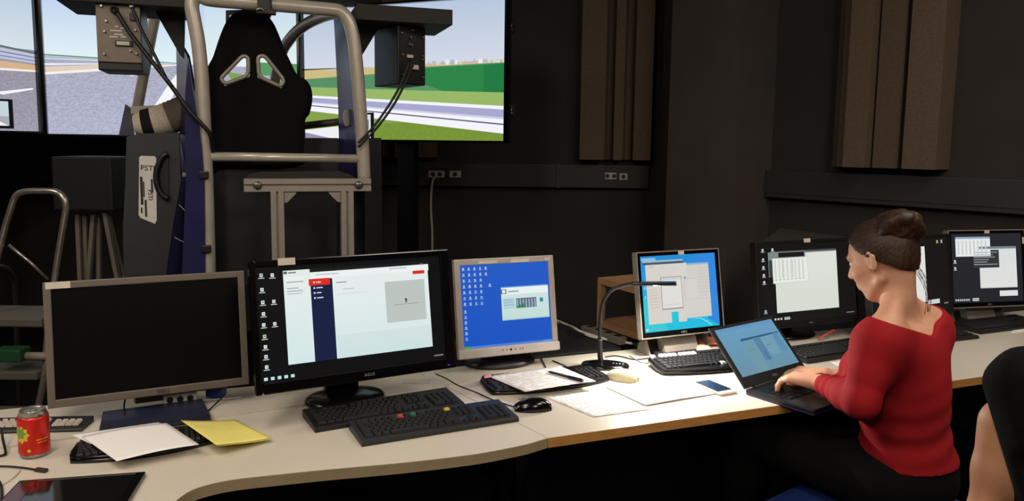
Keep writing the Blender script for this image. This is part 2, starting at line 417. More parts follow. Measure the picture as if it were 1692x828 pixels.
# ------------------------------------------------------------------ driving simulator
RO = Vector((-0.943, 3.197, 0)); RA = R(18)
RQ = Vector((math.cos(RA), math.sin(RA), 0)); RG = Vector((-math.sin(RA), math.cos(RA), 0))
def rp(px, py, b=0.0):                        # pixel -> point in the rig's own frame on the upright plane b metres ahead of the hoop
    d = ray(px, py); o = RO + RG*b
    t = (o-CAM).dot(RG)/d.dot(RG); q = CAM + d*t - RO
    return Vector((q.dot(RQ), b, q.z))
def plate(pts, b, th, name, m, parent, ch=0.0):
    """upright plate: outline given by pixels on plane b, thickness th forwards"""
    P = [rp(x, y, b) for x, y in pts]
    mb = MB().prism([(p.x, p.z) for p in P], -th, 0, tr(0, b, 0) @ rotx(R(90)))
    o = mb.build(name, m, parent); return o
def slant(pts, fb_, th, name, m, parent):
    P = [rp(x, y, fb_(x)) for x, y in pts]; n = len(P)
    vs = [tuple(p) for p in P]+[(p.x+th*.5, p.y+th, p.z) for p in P]
    mb = MB().add(vs, [list(range(n)), list(range(n, 2*n))[::-1]]+[[i, n+i, n+(i+1) % n, (i+1) % n] for i in range(n)])
    o = mb.build(name, m, parent)
    bm = bmesh.new(); bm.from_mesh(o.data); bmesh.ops.recalc_face_normals(bm, faces=bm.faces); bm.to_mesh(o.data); bm.free(); return o
rig = thing('driving_simulator', 'driving simulator cockpit with grey tube hoop and navy panels', 'simulator', RO, RA)
hp = [(346, 470), (345, 430), (342, 330), (339, 250), (334, 140), (328, 75), (321, 35), (317, 12), (320, -2), (330, -8)]
bar = [(345, -1), (400, 4), (455, 8), (520, 13.5), (548, 16)]
hr = [(562, 19), (573, 30), (581, 50), (587, 85), (593, 150), (598, 220), (602, 300)]
MB().tube(catmull([rp(x, y, 0) for x, y in hp+bar+hr], 5), 0.0275, 16).build('main_hoop', HOOP, rig)
MB().tube([rp(343, 258.5, -0.0), rp(594, 262.5, -0.0)], 0.0185, 14).build('cross_tube', HOOP, rig)
MB().tube(catmull([rp(318, -8, 0.0), rp(292, -14, 0.4), rp(270, -6, 0.7), rp(257, 25, .85), rp(241, 105, .92), rp(229, 168, .96), rp(221, 210, .98)], 6), 0.026, 14).build('side_tube', HOOP, rig)
MB().tube(catmull([rp(566, 20, 0.02), rp(536, 26, 0.22), rp(503, 42, 0.42), rp(478, 66, .58), rp(463, 95, .68), rp(450, 160, .76), rp(444, 230, .8)], 6), 0.026, 14).build('side_tube', HOOP, rig)
MB().tube([rp(500, 208, .45), rp(562, 201, .4)], 0.017, 12).build('side_tube', mat('dark_tube', (92, 88, 86), 0.4, 0.3), rig)
# left body panels
slant([(291, 60), (309, 92), (320, 150), (328, 240), (337, 300), (341, 470), (262, 470), (283, 330), (297, 226), (292, 150)], lambda x: .045+.45*max(0, min(1, (338-x)/46)), 0.02, 'side_panel', NAVY, rig)
plate([(311, 95), (319, 150), (333, 240), (338, 300), (339, 470), (300, 470), (307, 300), (306, 240), (306, 150)], -0.035, 0.012, 'panel_edge', NAVY, rig)
pl = plate([(209, 226), (228, 221), (296, 219), (299, 300), (286, 372), (272, 470), (205, 470), (203, 380), (207, 300)], 0.12, 0.03, 'door_panel', DGREY, rig)
plate([(207, 172), (217, 180), (221, 224), (196, 224)], 0.75, 0.03, 'fin', mat('slate_panel', (70, 70, 86), 0.5), rig)
plate([(216, 176), (300, 172), (300, 187), (216, 188)], 0.72, 0.06, 'sill', HOOP, rig)
# sticker with vertical print on the door panel
stk = plate([(230, 260), (233, 257.5), (255, 258), (258, 261), (259, 364), (256, 370), (232, 360), (229, 355)], 0.1185, 0.0012, 'sticker', mat('sticker_white', (214, 210, 204), .6), rig)
mb = MB()
for (x0, y0, x1, y1) in [(233, 292, 235, 338), (237, 300, 238, 325), (240, 330, 242, 358), (233, 343, 235, 352), (250, 296, 252, 318)]:
    a, b_ = rp(x0, y1, .117), rp(x1, y0, .117)
    mb.box(((a.x+b_.x)/2, .1168, (a.z+b_.z)/2), (b_.x-a.x, .0008, b_.z-a.z))
mb.build('print_lines', LOGOD, stk)
c = rp(244, 278, .117)
text('PSTI', 0.030, 'lettering', LOGOD, stk, tr(c.x, .1165, c.z) @ roty(R(4)))
c = rp(248, 322, .117)
text('PSTI', 0.024, 'lettering', LOGOD, stk, tr(c.x, .1165, c.z) @ roty(R(90)))
hpts = [rp(x, y, .105) for x, y in [(277, 254), (268, 260), (261, 275), (258, 292), (261, 310), (268, 322), (278, 328)]]
MB().tube(catmull(hpts, 4), 0.012, 10).build('handle', BLACKP, rig)
plate([(278, 256), (268, 262), (262, 277), (260, 292), (263, 309), (270, 320), (279, 325)], 0.112, 0.006, 'handle_recess', BLACKP, rig)
mb = MB()
for i, (x, wd) in enumerate([(303, 1.4), (307, 2.6), (311, 2.2), (315, 2.2), (319, 2.2)]):
    a, b_ = rp(x-wd, 292, .035), rp(x+wd*.6, 285, .035)
    mb.box(((a.x+b_.x)/2, .038, (a.z+b_.z)/2), (b_.x-a.x, .001, b_.z-a.z))
mb.build('panel_mark', LOGOW, rig)
for (x0, y0, x1, y1) in [(296, 338, 322, 366), (288, 392, 322, 410)]:
    MB().tube([rp(x0, y0, .04), rp(x1, y1, .04)], 0.0018, 6).build('panel_seam', LOGOW, rig)
for (x, y) in [(337, 289), (341, 411)]:
    c = rp(x, y, -0.03); MB().box(c, (0.035, 0.03, 0.03), None, 0.004).build('tube_clamp', BLACKP, rig)
# right pillar with its oval plaque
slant([(551, 22), (574, 22), (583, 85), (590, 170), (594, 300), (561, 300), (559, 180), (555, 95)], lambda x: .05+.30*max(0, min(1, (590-x)/39)), 0.02, 'side_pillar', NAVY, rig)
c = rp(573, 195, .155)
MB().lathe([(0.034, 0), (0.034, 0.003), (0.03, 0.004)], 24, tr(c.x, .158, c.z) @ rotx(R(90)), 0.52, 1.15).build('oval_plaque', LOGOW, rig)
plate([(344, 228), (556, 228), (596, 236), (600, 470), (340, 470)], 0.34, 0.04, 'bulkhead', mat('navy_bulkhead', (12, 15, 24), 0.5), rig)
plate([(602, 228), (630, 228), (632, 470), (603, 470)], 0.16, 0.1, 'side_box', DARKM, rig)
plate([(345, 294), (360, 283), (385, 279), (520, 278), (536, 281), (556, 300), (556, 470), (345, 470)], 0.12, 0.12, 'rear_cover', mat('rear_cover_black', (9, 11, 15), 0.5), rig)
plate([(404, 296), (412, 287), (430, 284), (560, 283), (578, 288), (592, 298)], -0.04, 0.12, 'rear_pad', mat('pad_black', (22, 22, 22), 0.55), rig)
# roof boards with gussets
def board(pxa, pxb, ztop_px, zbot_px, b0, b1, name):
    a = rp(pxa, zbot_px, b0); b_ = rp(pxb, zbot_px, b0); zt = rp(pxb, ztop_px, b0).z; zb = rp(pxb, zbot_px, b0).z
    MB().box(((a.x+b_.x)/2, (b0+b1)/2, (zt+zb)/2), (b_.x-a.x, b1-b0, zt-zb), None, 0.003).build(name, BOARD, rig)
board(590, 748, 16, 41.5, 0.03, 0.40, 'roof_board')
board(91, 318, -22, 13, 0.03, 0.40, 'roof_board')
board(330, 600, -40, -12, 0.03, 0.40, 'roof_board')
plate([(583, 20), (660, 28), (625, 48), (595, 97)], 0.2, 0.02, 'gusset', BOARD, rig)
plate([(250, 8), (306, 2), (304, 97), (298, 92)], 0.2, 0.02, 'gusset', BOARD, rig)
# mirror housing and clamp above the seat
plate([(373, 17), (400, 16), (400, 6), (447, 9), (447, 30), (380, 24), (376, 40), (373, 40)], 0.33, 0.02, 'mirror_housing', BLACKP, rig)
mb = MB(); c = rp(437, 8, 0.0); mb.box(c, (0.055, 0.085, 0.085), None, 0.01)
c = rp(440, 20, -0.03); mb.box(c, (0.075, 0.03, 0.02), roty(0) , 0.004)
mb.build('clamp', BLACKP, rig)
MB().tube(catmull([rp(424, 17, -.05), rp(429, 14, -.055), rp(434, 16, -.055), rp(436, 20, -.05)], 4), 0.004, 8).build('clamp_lever', STEEL, rig)
# striped knitted roll lying on the sill
KN = [mat('knit_cream', (222, 208, 186), 0.95, 0, 0.2, 140, 0.5), mat('knit_black', (22, 20, 24), 0.95, 0, 0.2, 140, 0.5), mat('knit_grey', (128, 116, 104), 0.95, 0, 0.2, 140, 0.5)]
a, b_ = rp(222, 206, .5), rp(306, 184, .5)
kn = thing('knitted_roll', 'rolled knitted scarf striped cream, black and grey on the cockpit sill', 'scarf', RO, RA)
tt = [(0, .16, 0.042, .058, 0), (.16, .36, .062, .066, 1), (.36, .68, .067, .072, 0), (.68, 1.08, .072, .075, 2)]
for t0, t1, r0, r1, mi in tt:
    n = 10; pp = []; rr = []
    for i in range(n+1):
        t = t0+(t1-t0)*i/n; pp.append(a.lerp(b_, t)+Vector((0, 0, -0.012*math.sin(t*3)))); rr.append((r0+(r1-r0)*i/n)*(1+0.03*math.sin(i*2.6)))
    MB().tube(pp, rr, 22).build('knit_stripe', KN[mi], kn)

# ------------------------------------------------------------------ three road screens
def tv(name, label, p0, p1, z0, H, items, m, grp=None):
    v = p1-p0; W = v.length; a = math.atan2(v.y, v.x); c = (p0+p1)/2
    s = thing(name, label, 'television', (c.x, c.y, 0), a)
    bz = 0.013
    mb = MB(); zc = z0+H/2
    for (x, z, dx, dz) in [(0, z0+bz/2, W, bz), (0, z0+H-bz/2, W, bz), (-W/2+bz/2, zc, bz, H), (W/2-bz/2, zc, bz, H)]: mb.box((x, 0.01, z), (dx, 0.03, dz))
    mb.build('bezel', GLOSSB, s)
    MB().box((0, 0.05, zc), (W-0.004, 0.05, H-0.004), None, 0.01).build('back_cover', BLACKP, s)
    art('screen_picture', s, tr(0, 0.024, zc), W-2*bz, H-2*bz, items, m)
    mb = MB().box((0, 0.12, (z0+0.3)/2), (0.12, 0.06, z0+0.3)); mb.box((0, 0.12, 0.02), (0.7, 0.5, 0.04)); mb.build('stand', DARKM, s)
    MB().box((0, 0.085, zc), (0.3, 0.04, 0.3)).build('wall_mount', DARKM, s)
    return s
fL = PY(71, 150, 4.6); fL.z = 0
TA = Vector((fL.x, fL.y, 0)); TB = TA + RQ*1.462
rdir = Vector((math.cos(R(-24)), math.sin(R(-24)), 0)); ldir = Vector((math.cos(R(60)), math.sin(R(60)), 0))
WHT = (250, 250, 252)
front_items = [Rc(0, 0, 1, .46, (190, 208, 238), (226, 242, 246)), Rc(.62, 0, 1, .46, (200, 220, 236), (228, 242, 240)),
    Pg([(0, .42), (.5, .455), (1, .45), (1, .5), (0, .5)], (214, 224, 236)),
    Rc(0, .46, 1, 1, (170, 172, 190, 0), (176, 180, 204, 0)),
    Pg([(0, .425), (.35, .44), (.5, .45), (.5, .456), (0, .435)], (96, 148, 110)),
    Pg([(0, .44), (.3, .448), (.3, .452), (0, .452)], (170, 178, 206)), Pg([(0, .465), (.3, .458), (.3, .466), (0, .482)], (168, 172, 200)),
    Pg([(0, .49), (.22, .475), (.22, .482), (0, .505)], (236, 236, 246)),
    Pg([(0, .515), (.2, .487), (.47, .462), (.5, .47), (.24, .515), (0, .565)], (224, 206, 190)),
    Pg([(0, .555), (.26, .505), (.5, .463), (.52, .466), (.25, .525), (0, .572)], (246, 240, 236)),
    Pg([(.31, .558), (.36, .53), (.385, .528), (.325, .562)], (240, 240, 246)),
    Pg([(.527, .468), (.54, .468), (.5, .62), (.455, .81), (.395, .81), (.47, .6)], (246, 246, 250)),
    Pg([(.7, .5), (1, .58), (1, 1), (.86, 1)], (130, 160, 90)), Rc(.8, .42, 1, .52, (90, 150, 100))]
tv('wide_screen', 'large front screen showing a road under pale sky', TA, TB, 1.522, 0.84, front_items, SCRTV)
right_items = [Rc(0, 0, 1, .45, (182, 198, 222), (212, 218, 230)), Pg([(0, .46), (1, .43), (1, .6), (0, .6)], (206, 188, 132))]
rnd = random.Random(3)
for i in range(30):
    u = .36+i*.0215; hh = rnd.uniform(.008, .03); right_items.append(Rc(u, .455-hh-.012*u, u+rnd.uniform(.008, .02), .462-.012*u, rnd.choice([(232, 234, 240), (178, 186, 200), (210, 214, 222), (190, 186, 190)])))
right_items += [Pg([(.12, .463), (.36, .452), (.36, .458), (.12, .47)], (190, 194, 204)),
    Pg([(0, .53), (.38, .505), (.46, .47), (1, .45), (1, .66), (.6, .635), (0, .59)], (86, 144, 100)),
    Pg([(.5, .478), (1, .457), (1, .66), (.72, .645), (.55, .55)], (44, 132, 72)), Pg([(.9, .462), (1, .458), (1, .66), (.9, .655)], (34, 122, 66)),
    Pg([(0, .59), (.6, .635), (1, .66), (1, .79), (.5, .72), (0, .66)], (152, 184, 104)),
    Pg([(0, .655), (1, .755), (1, .95), (0, .775)], (244, 244, 252)),
    Pg([(0, .672), (1, .78), (1, .835), (0, .705)], (168, 168, 206)), Pg([(0, .705), (1, .835), (1, .85), (0, .714)], (206, 206, 230)),
    Pg([(0, .728), (1, .88), (1, .89), (0, .736)], (92, 90, 116)),
    Pg([(0, .775), (1, .95), (1, 1), (0, 1)], (120, 148, 56, .4)), Pg([(0, .775), (.5, .862), (.34, .9), (0, .86)], (134, 160, 76)),
    Pg([(0, .93), (.18, .9), (.22, 1), (0, 1)], (238, 238, 246)), Pg([(0, .95), (.16, 1), (0, 1)], (150, 146, 176)),
    Rc(.2, .795, .372, 1, (12, 14, 12)), Rc(.2, .81, .355, 1, (214, 216, 232)), Pg([(.3, .83), (.345, .85), (.345, .92), (.3, .93)], (120, 112, 96))]
tv('wide_screen', 'large right screen showing a guard rail and green field', TB+rdir*0.012, TB+rdir*1.474, 1.514, 0.84, right_items, SCRTV)
left_items = [Rc(0, 0, 1, .42, (186, 204, 224), (214, 226, 232)), Rc(0, .42, 1, 1, (150, 148, 160, 0), (158, 156, 172, 0)),
    Pg([(.5, .33), (1, .435), (1, .445), (.5, .345)], (74, 110, 90)), Pg([(.5, .36), (1, .45), (1, .515), (.5, .46)], (190, 196, 222)),
    Pg([(.5, .39), (1, .468), (1, .476), (.5, .4)], (120, 124, 150)), Pg([(.5, .43), (1, .493), (1, .5), (.5, .44)], (130, 130, 156)),
    Pg([(.5, .49), (1, .525), (1, .565), (.5, .56)], (214, 178, 140)), Pg([(.5, .575), (1, .562), (1, .575), (.5, .6)], (244, 238, 234)),
    Pg([(.84, .735), (.985, .69), (.99, .7), (.87, .75)], (244, 244, 248)),
    Rc(.5, .78, .905, .985, (16, 16, 18)), Rc(.5, .795, .888, .965, (196, 212, 218)), Pg([(.5, .9), (.888, .9), (.888, .965), (.5, .965)], (168, 172, 178)), Pg([(.8, .9), (.815, .9), (.885, .965), (.85, .965)], (240, 240, 240))]
tv('wide_screen', 'large left screen showing the verge of the road, cut by the photo edge', TA-ldir*1.474, TA-ldir*0.012, 1.535, 0.84, left_items, SCRTV)
# steel latches on the wall right of the screens
for (px, py) in ((838, 42), (838, 181)):
    p = PY(px, py, 4.6)
    s = thing('latch', 'small steel latch beside the right road screen, %s' % ('upper' if py < 100 else 'lower'), 'latch', (p.x, 4.6, p.z), R(-24))
    MB().box((0, 0.01, 0.02), (0.06, 0.008, 0.012), None, 0.002).box((-0.018, 0.012, 0), (0.008, 0.008, 0.05)).build('bracket', STEEL, s)
    MB().cyl((0.025, 0.006, -0.03), (0.025, 0.006, 0.02), 0.004, None, 8).cyl((0.025, 0.006, -0.03), (0.025, 0.006, -0.018), 0.008, None, 8).build('pin', STEEL, s)
    MB().box((0, 0.03, 0), (0.07, 0.03, 0.08)).build('back_block', WALLM, s)

# ------------------------------------------------------------------ loudspeakers hung from the roof boards
def conn(mb, x, z, r, y0=-0.001): mb.cyl((x, y0, z), (x, y0-0.012, z), r, r*0.8, 12)
ztop = rp(200, 12, .15).z
a, b_ = rp(161, 104, .06), rp(235, 104, .06)
lw = b_.x-a.x; zb = rp(200, 117, .06).z
sp = thing('loudspeaker', 'grey-backed loudspeaker hanging at the left of the simulator', 'loudspeaker', RO+RQ*((a.x+b_.x)/2)+RG*0.06, RA)
MB().box((0, 0.11, (ztop+zb)/2), (lw, 0.2, ztop-zb), None, 0.006).build('cabinet', BLACKP, sp)
zp = rp(200, 103, .06).z
MB().box((0, 0.006, (ztop+zp)/2), (lw*0.98, 0.012, ztop-zp), None, 0.002).build('back_plate', mat('speaker_plate', (120, 108, 96), 0.5, 0.2), sp)
def lp(px, py): q = rp(px, py, .06); return q.x-(a.x+b_.x)/2, q.z
for px, py in [(168, 10), (173, 52), (173, 89), (224, 50), (226, 89), (176, 35), (216, 84)]: x, z = lp(px, py); mb = MB(); conn(mb, x, z, .005); mb.build('screw', STEEL, sp)
mb = MB(); x, z = lp(189, 16); conn(mb, x, z, .017); mb.cyl((x, -.012, z), (x+.012, -.05, z-.02), .012, .009, 12); mb.build('plug', BLACKP, sp)
for px, py, r_ in ((187, 4, .009), (218, 10, .01), (219, 3, .008)): mb = MB(); x, z = lp(px, py); conn(mb, x, z, r_); mb.build('jack', STEEL, sp)
mb = MB(); x, z = lp(220, 28); mb.box((x, -.004, z), (.024, .01, .03), None, .002); x, z = lp(205, 72); mb.box((x, -.003, z), (.062, .008, .022), None, .002); mb.build('inlet', BLACKP, sp)
mb = MB(); x, z = lp(204, 72); mb.box((x, -.008, z), (.045, .004, .014))
for px, py, dx in [(192, 51, .04), (193, 44, .012), (205, 47, .026), (196, 57, .03), (204, 61, .02), (188, 61, .03)]: x, z = lp(px, py); mb.box((x, -.0012, z), (dx, .002, .006))
mb.build('print', LIGHTP, sp)
# right loudspeaker, turned so that two faces show
e = rp(657, 60, .08); e0 = rp(622, 60, .2)
ax = thing('loudspeaker', 'black loudspeaker hanging under the right roof board', 'loudspeaker', RO+RQ*e.x+RG*e.y, RA+R(17))
zt2, zb2 = rp(657, 40, .08).z, rp(657, 139, .08).z
fw_, dp_ = 0.137, 0.24
MB().box((fw_/2, dp_/2, (zt2+zb2)/2), (fw_, dp_, zt2-zb2), None, 0.005).build('cabinet', BLACKP, ax)
MB().box((fw_/2, -0.001, (zt2+zb2)/2), (fw_-.012, .004, zt2-zb2-.012), None, .001).build('back_plate', DARKM, ax)
H2 = zt2-zb2
for u, v in [(.12, .14), (.14, .5), (.16, .83), (.88, .18), (.88, .5), (.86, .56), (.88, .86), (.44, .2), (.40, .32), (.47, .33), (.5, .08)]: mb = MB(); conn(mb, fw_*u, zt2-H2*v, .0045, -.003); mb.build('screw', STEEL, ax)
MB().box((fw_*.42, -.006, zt2-H2*.52), (.03, .008, .014), None, .002).build('connector', LIGHTP, ax)
MB().box((fw_*.58, -.008, zt2-H2*.7), (.034, .012, .02), None, .002).build('connector', LIGHTP, ax)
# loudspeaker cables
def cable(name, label, pts, r, m, n=5, cat='cable'):
    o = MB().tube(catmull(pts, n), r, 8).build(name, m); return tag(o, label, cat)
def W(p): return RO + RQ*p.x + RG*p.y + Vector((0, 0, p.z))
cable('speaker_cable', 'thick black cable running from the left loudspeaker behind the seat', [W(rp(193, 20, .02)), W(rp(215, 55, .0)), W(rp(250, 100, -.03)), W(rp(283, 142, -.05)), W(rp(310, 180, -.06)), W(rp(332, 204, -.06)), W(rp(347, 222, -.05)), W(rp(352, 250, -.01))], .0085, CABLEB)
cable('speaker_cable', 'thin black cable dropping from the left loudspeaker to the thick one', [W(rp(218, 12, .03)), W(rp(232, 45, .01)), W(rp(255, 90, -.02)), W(rp(274, 128, -.045)), W(rp(284, 143, -.06))], .006, CABLEB)
cable('speaker_cable', 'left one of two black cables from the right loudspeaker to the hoop', [W(rp(677, 100, .05)), W(rp(662, 140, .02)), W(rp(640, 178, -.01)), W(rp(615, 212, -.03)), W(rp(592, 236, -.045))], .0055, CABLEB)
cable('speaker_cable', 'right one of two black cables from the right loudspeaker to the hoop', [W(rp(682, 108, .05)), W(rp(668, 140, .02)), W(rp(650, 174, -.01)), W(rp(622, 212, -.03)), W(rp(592, 243, -.045))], .0055, CABLEB)

# ------------------------------------------------------------------ aluminium profile frame behind the seat
def profile_mesh(mb, ln, wdt, M, slots=True):
    h = wdt/2; s = 0.0045; dpt = 0.012
    p = []
    for k in range(4):
        c, sn = math.cos(k*math.pi/2), math.sin(k*math.pi/2)
        for (x, y) in [(-h, -h), (-s, -h), (-s, -h+dpt), (s, -h+dpt), (s, -h)]: p.append((x*c-y*sn, x*sn+y*c))
    mb.prism(p, -ln/2, ln/2, M)
fb = -0.30
frm = thing('profile_frame', 'grey aluminium profile frame standing behind the seat', 'frame', RO, RA)
A1, A2 = rp(403, 304, fb), rp(612, 307, fb); pw = 0.047
mb = MB(); profile_mesh(mb, A2.x-A1.x, pw, tr((A1.x+A2.x)/2, fb, (A1.z+A2.z)/2) @ roty(R(90))); mb.build('cross_beam', ALU, frm)
zc = (A1.z+A2.z)/2
for px in (458, 573):
    q = rp(px, 330, fb); lnz = zc-pw/2-0.0
    mb = MB(); profile_mesh(mb, lnz, pw, tr(q.x, fb, lnz/2)); mb.build('leg', ALU, frm)
    sg = 1 if px < 500 else -1; x0 = q.x+sg*pw/2
    G = tr(x0, fb, zc-pw/2)
    gp = [(0, 0), (sg*.045, 0), (sg*.045, -.008), (sg*.012, -.042), (0, -.042)]
    gm = MB().prism(gp, -.018, -.015, G @ rotx(R(90))).prism(gp, .015, .018, G @ rotx(R(90)))
    for k in range(5): gm.tube([Vector((sg*.004, -.008+.0, -.036+k*.008)), Vector((sg*(.010+k*.0075), -.008, -.004))], .0022, 6, G)
    gm.box((sg*.022, 0, -.002), (.045, .036, .004), G); gm.box((sg*.002, 0, -.022), (.004, .036, .042), G)
    gm.build('corner_bracket', ALU, frm)
for px in (425.5, 593):
    q = rp(px, 304.5, fb-.024)
    MB().lathe([(.016, 0), (.016, .004), (.012, .010), (.005, .012)], 18, tr(q.x, fb-.0235, zc) @ rotx(R(90))).build('bolt', mat('bolt_steel', (120, 116, 110), 0.3, 0.8), frm)
MB().box(((A1.x+A2.x)/2, fb+.25, .02), (A2.x-A1.x, .6, .04), None).build('foot_beam', ALU, frm)

# ------------------------------------------------------------------ step ladder and folded stand at the left
LY = 2.95
def ly(px, py, dy=0.0): return PY(px, py, LY+dy)
lad = thing('step_ladder', 'aluminium step ladder with a round top rail at the far left', 'ladder', (0, 0, 0))
f0 = ly(64, 720); f0 = Vector((f0.x-.03, LY-.15, 0.012)); l0 = Vector((ly(-60, 600).x-.0, LY-.15, 0.012))
MB().tube(catmull([l0, ly(-25, 520, -.05), ly(2, 400), ly(18, 345), ly(27, 324), ly(42, 317), ly(66, 316), ly(90, 317), ly(103, 325), ly(109, 342), ly(105, 370), ly(92, 450), ly(78, 560, -.06), ly(70, 640, -.1), f0], 4), 0.0125, 12).build('side_rail', STEEL, lad)
MB().tube(catmull([Vector((ly(10, 500, .5).x, LY+.55, .012)), ly(28, 560, .4), ly(24, 470, .3), ly(12, 445, .2), ly(-10, 440, .1)], 5), .011, 10).build('rear_rail', mat('dull_steel', (70, 66, 60), .5, .5), lad)
def tread(px0, px1, py, dep, name):
    a = ly(px0, py, -.06); b_ = ly(px1, py, -.06)
    MB().box(((a.x+b_.x)/2, LY-.06+dep/2-.06, a.z-.015), (b_.x-a.x, dep, .03), None, .004).build(name, mat('tread_grey', (92, 86, 76), .6, .2), lad)
tread(-70, 84, 520, .24, 'tread'); tread(-85, 76, 606, .24, 'tread'); tread(-90, 70, 675, .1, 'tread')
MB().tube([ly(14, 405, .02), ly(48, 432, .03), ly(80, 462, .05)], .006, 8).build('brace', STEEL, lad)
a = ly(-20, 597, -.16); b_ = ly(26, 597, -.16); tz = a.z
tag(MB().box(((a.x+b_.x)/2, LY-.10, tz+.012), (b_.x-a.x, .07, .05), None, .006).build('green_box', mat('green_card', (14, 62, 32), .6)), 'green box lying on the middle ladder tread', 'box')
a = ly(27, 597, -.16); b_ = ly(77, 600, -.16)
rr = thing('rolled_chart', 'grey rolled sheet with a red end on the ladder tread', 'roll', (0, 0, 0))
MB().cyl((a.x, LY-.10, tz+.004), (b_.x-.01, LY-.10, tz+.004), .016, None, 14).build('roll', mat('grey_roll', (120, 112, 100), .7), rr)
MB().cyl((b_.x-.009, LY-.10, tz+.004), (b_.x+.006, LY-.10, tz+.004), .0175, None, 14).build('end_cap', mat('red_cap', (150, 40, 40), .5), rr)

SY = 3.75
def sy(px, py, dy=0.0): return PY(px, py, SY+dy)
st = thing('folded_stand', 'folded stand of grey metal bars under a black box', 'stand', (0, 0, 0))
for (xa, ya, xb, yb, dy, wd) in [(128, 352, 133, 470, 0, .02), (140, 352, 142, 470, .03, .016), (155, 352, 146, 470, .0, .024), (163, 352, 164, 470, .04, .024), (174, 350, 197, 470, -.03, .034), (180, 356, 206, 470, .02, .012)]:
    p, q = sy(xa, ya, dy), sy(xb, yb, dy); d = (q-p); q2 = p + d*((p.z-.01)/(p.z-q.z))
    mb = MB(); ax_ = d.normalized(); M = Matrix.LocRotScale((p+q2)/2, ax_.to_track_quat('Z', 'Y'), None)
    mb.box((0, 0, 0), (wd, .02, (q2-p).length), M, .003).build('bar', mat('stand_bar', (132, 124, 112), .45, .3), st)
p, q = sy(104, 262), sy(205, 350)
MB().box(((p.x+q.x)/2, SY+.05, (p.z+q.z)/2+.012), (q.x-p.x, .3, p.z-q.z), None, .01).build('head_box', mat('box_black', (11, 11, 12), .7), st)
p = sy(92, 300); 

# ------------------------------------------------------------------ smooth solid shapes (bodies, clothes, seat): distance field -> mesh
def _seg(P, a, b, ra, rb):
    ba = b-a; t = np.clip(((P-a)@ba)/max(float(ba@ba), 1e-9), 0, 1)
    return np.linalg.norm(P-a-t[:, None]*ba, axis=1) - (ra+(rb-ra)*t)
def _ell(P, c, rad, Rm):
    q = (P-c)@Rm; k0 = np.linalg.norm(q/rad, axis=1); k1 = np.linalg.norm(q/(rad*rad), axis=1)
    return np.where(k1 > 1e-9, k0*(k0-1.0)/np.maximum(k1, 1e-9), -rad.min())
class Sdf:
    def __init__(s): s.it = []; s.post = None
    def cap(s, a, b, ra, rb=None, k=0.02): s.it.append(('c', np.array(a, float), np.array(b, float), ra, ra if rb is None else rb, k)); return s
    def ell(s, c, rad, Rm=None, k=0.02): s.it.append(('e', np.array(c, float), np.array(rad, float), np.eye(3) if Rm is None else Rm, 0, k)); return s
    def fn(s, f, k=0.0): s.it.append(('f', f, 0, 0, 0, k)); return s
    def d1(s, it, P):
        if it[0] == 'c': return _seg(P, it[1], it[2], it[3], it[4])
        if it[0] == 'e': return _ell(P, it[1], it[2], it[3])
        return it[1](P)
    def ev(s, P, items):
        d = None
        for it in items:
            e = s.d1(it, P)
            if d is None: d = e
            else:
                k = it[5]
                if k <= 0: d = np.minimum(d, e)
                else:
                    h = np.maximum(k-np.abs(d-e), 0)/k; d = np.minimum(d, e)-h*h*k*0.25
        if s.post is not None: d = s.post(P, d)
        return d
    def mesh(s, name, m, lo, hi, h, smooth=True):
        lo = np.array(lo, float); hi = np.array(hi, float); B = 12
        nb = np.ceil((hi-lo)/(h*B)).astype(int); n = nb*B
        Fd = np.full(tuple(n), 1.0, np.float32)
        bc = np.stack(np.meshgrid(*[np.arange(q) for q in nb], indexing='ij'), -1).reshape(-1, 3)
        cen = lo + (bc*B+(B-1)/2)*h; Rr = h*B*0.87+0.002
        D = np.stack([s.d1(it, cen) for it in s.it], 1); dm = D.min(1)
        kk = max(it[5] for it in s.it)
        g = np.stack(np.meshgrid(*[np.arange(B)]*3, indexing='ij'), -1).reshape(-1, 3)*h
        for b in range(len(bc)):
            i, j, k = bc[b]*B
            if dm[b] > Rr+kk*0.6+0.02: continue
            if s.post is None and dm[b] < -Rr-0.03: Fd[i:i+B, j:j+B, k:k+B] = -1; continue
            its = [it for q, it in enumerate(s.it) if D[b, q] < dm[b]+2*Rr+kk]
            Fd[i:i+B, j:j+B, k:k+B] = s.ev(lo+bc[b]*B*h+g, its).reshape(B, B, B)
        V, Fc = nets(Fd, lo, h)
        me = bpy.data.meshes.new(name); me.from_pydata(V.tolist(), [], Fc.tolist())
        me.polygons.foreach_set('use_smooth', [smooth]*len(me.polygons)); me.materials.append(m); me.update(); return me
    def build(s, name, m, lo, hi, h, parent=None):
        o = bpy.data.objects.new(name, s.mesh(name, m, lo, hi, h)); COL.objects.link(o)
        if parent is not None: o.parent = parent
        return o
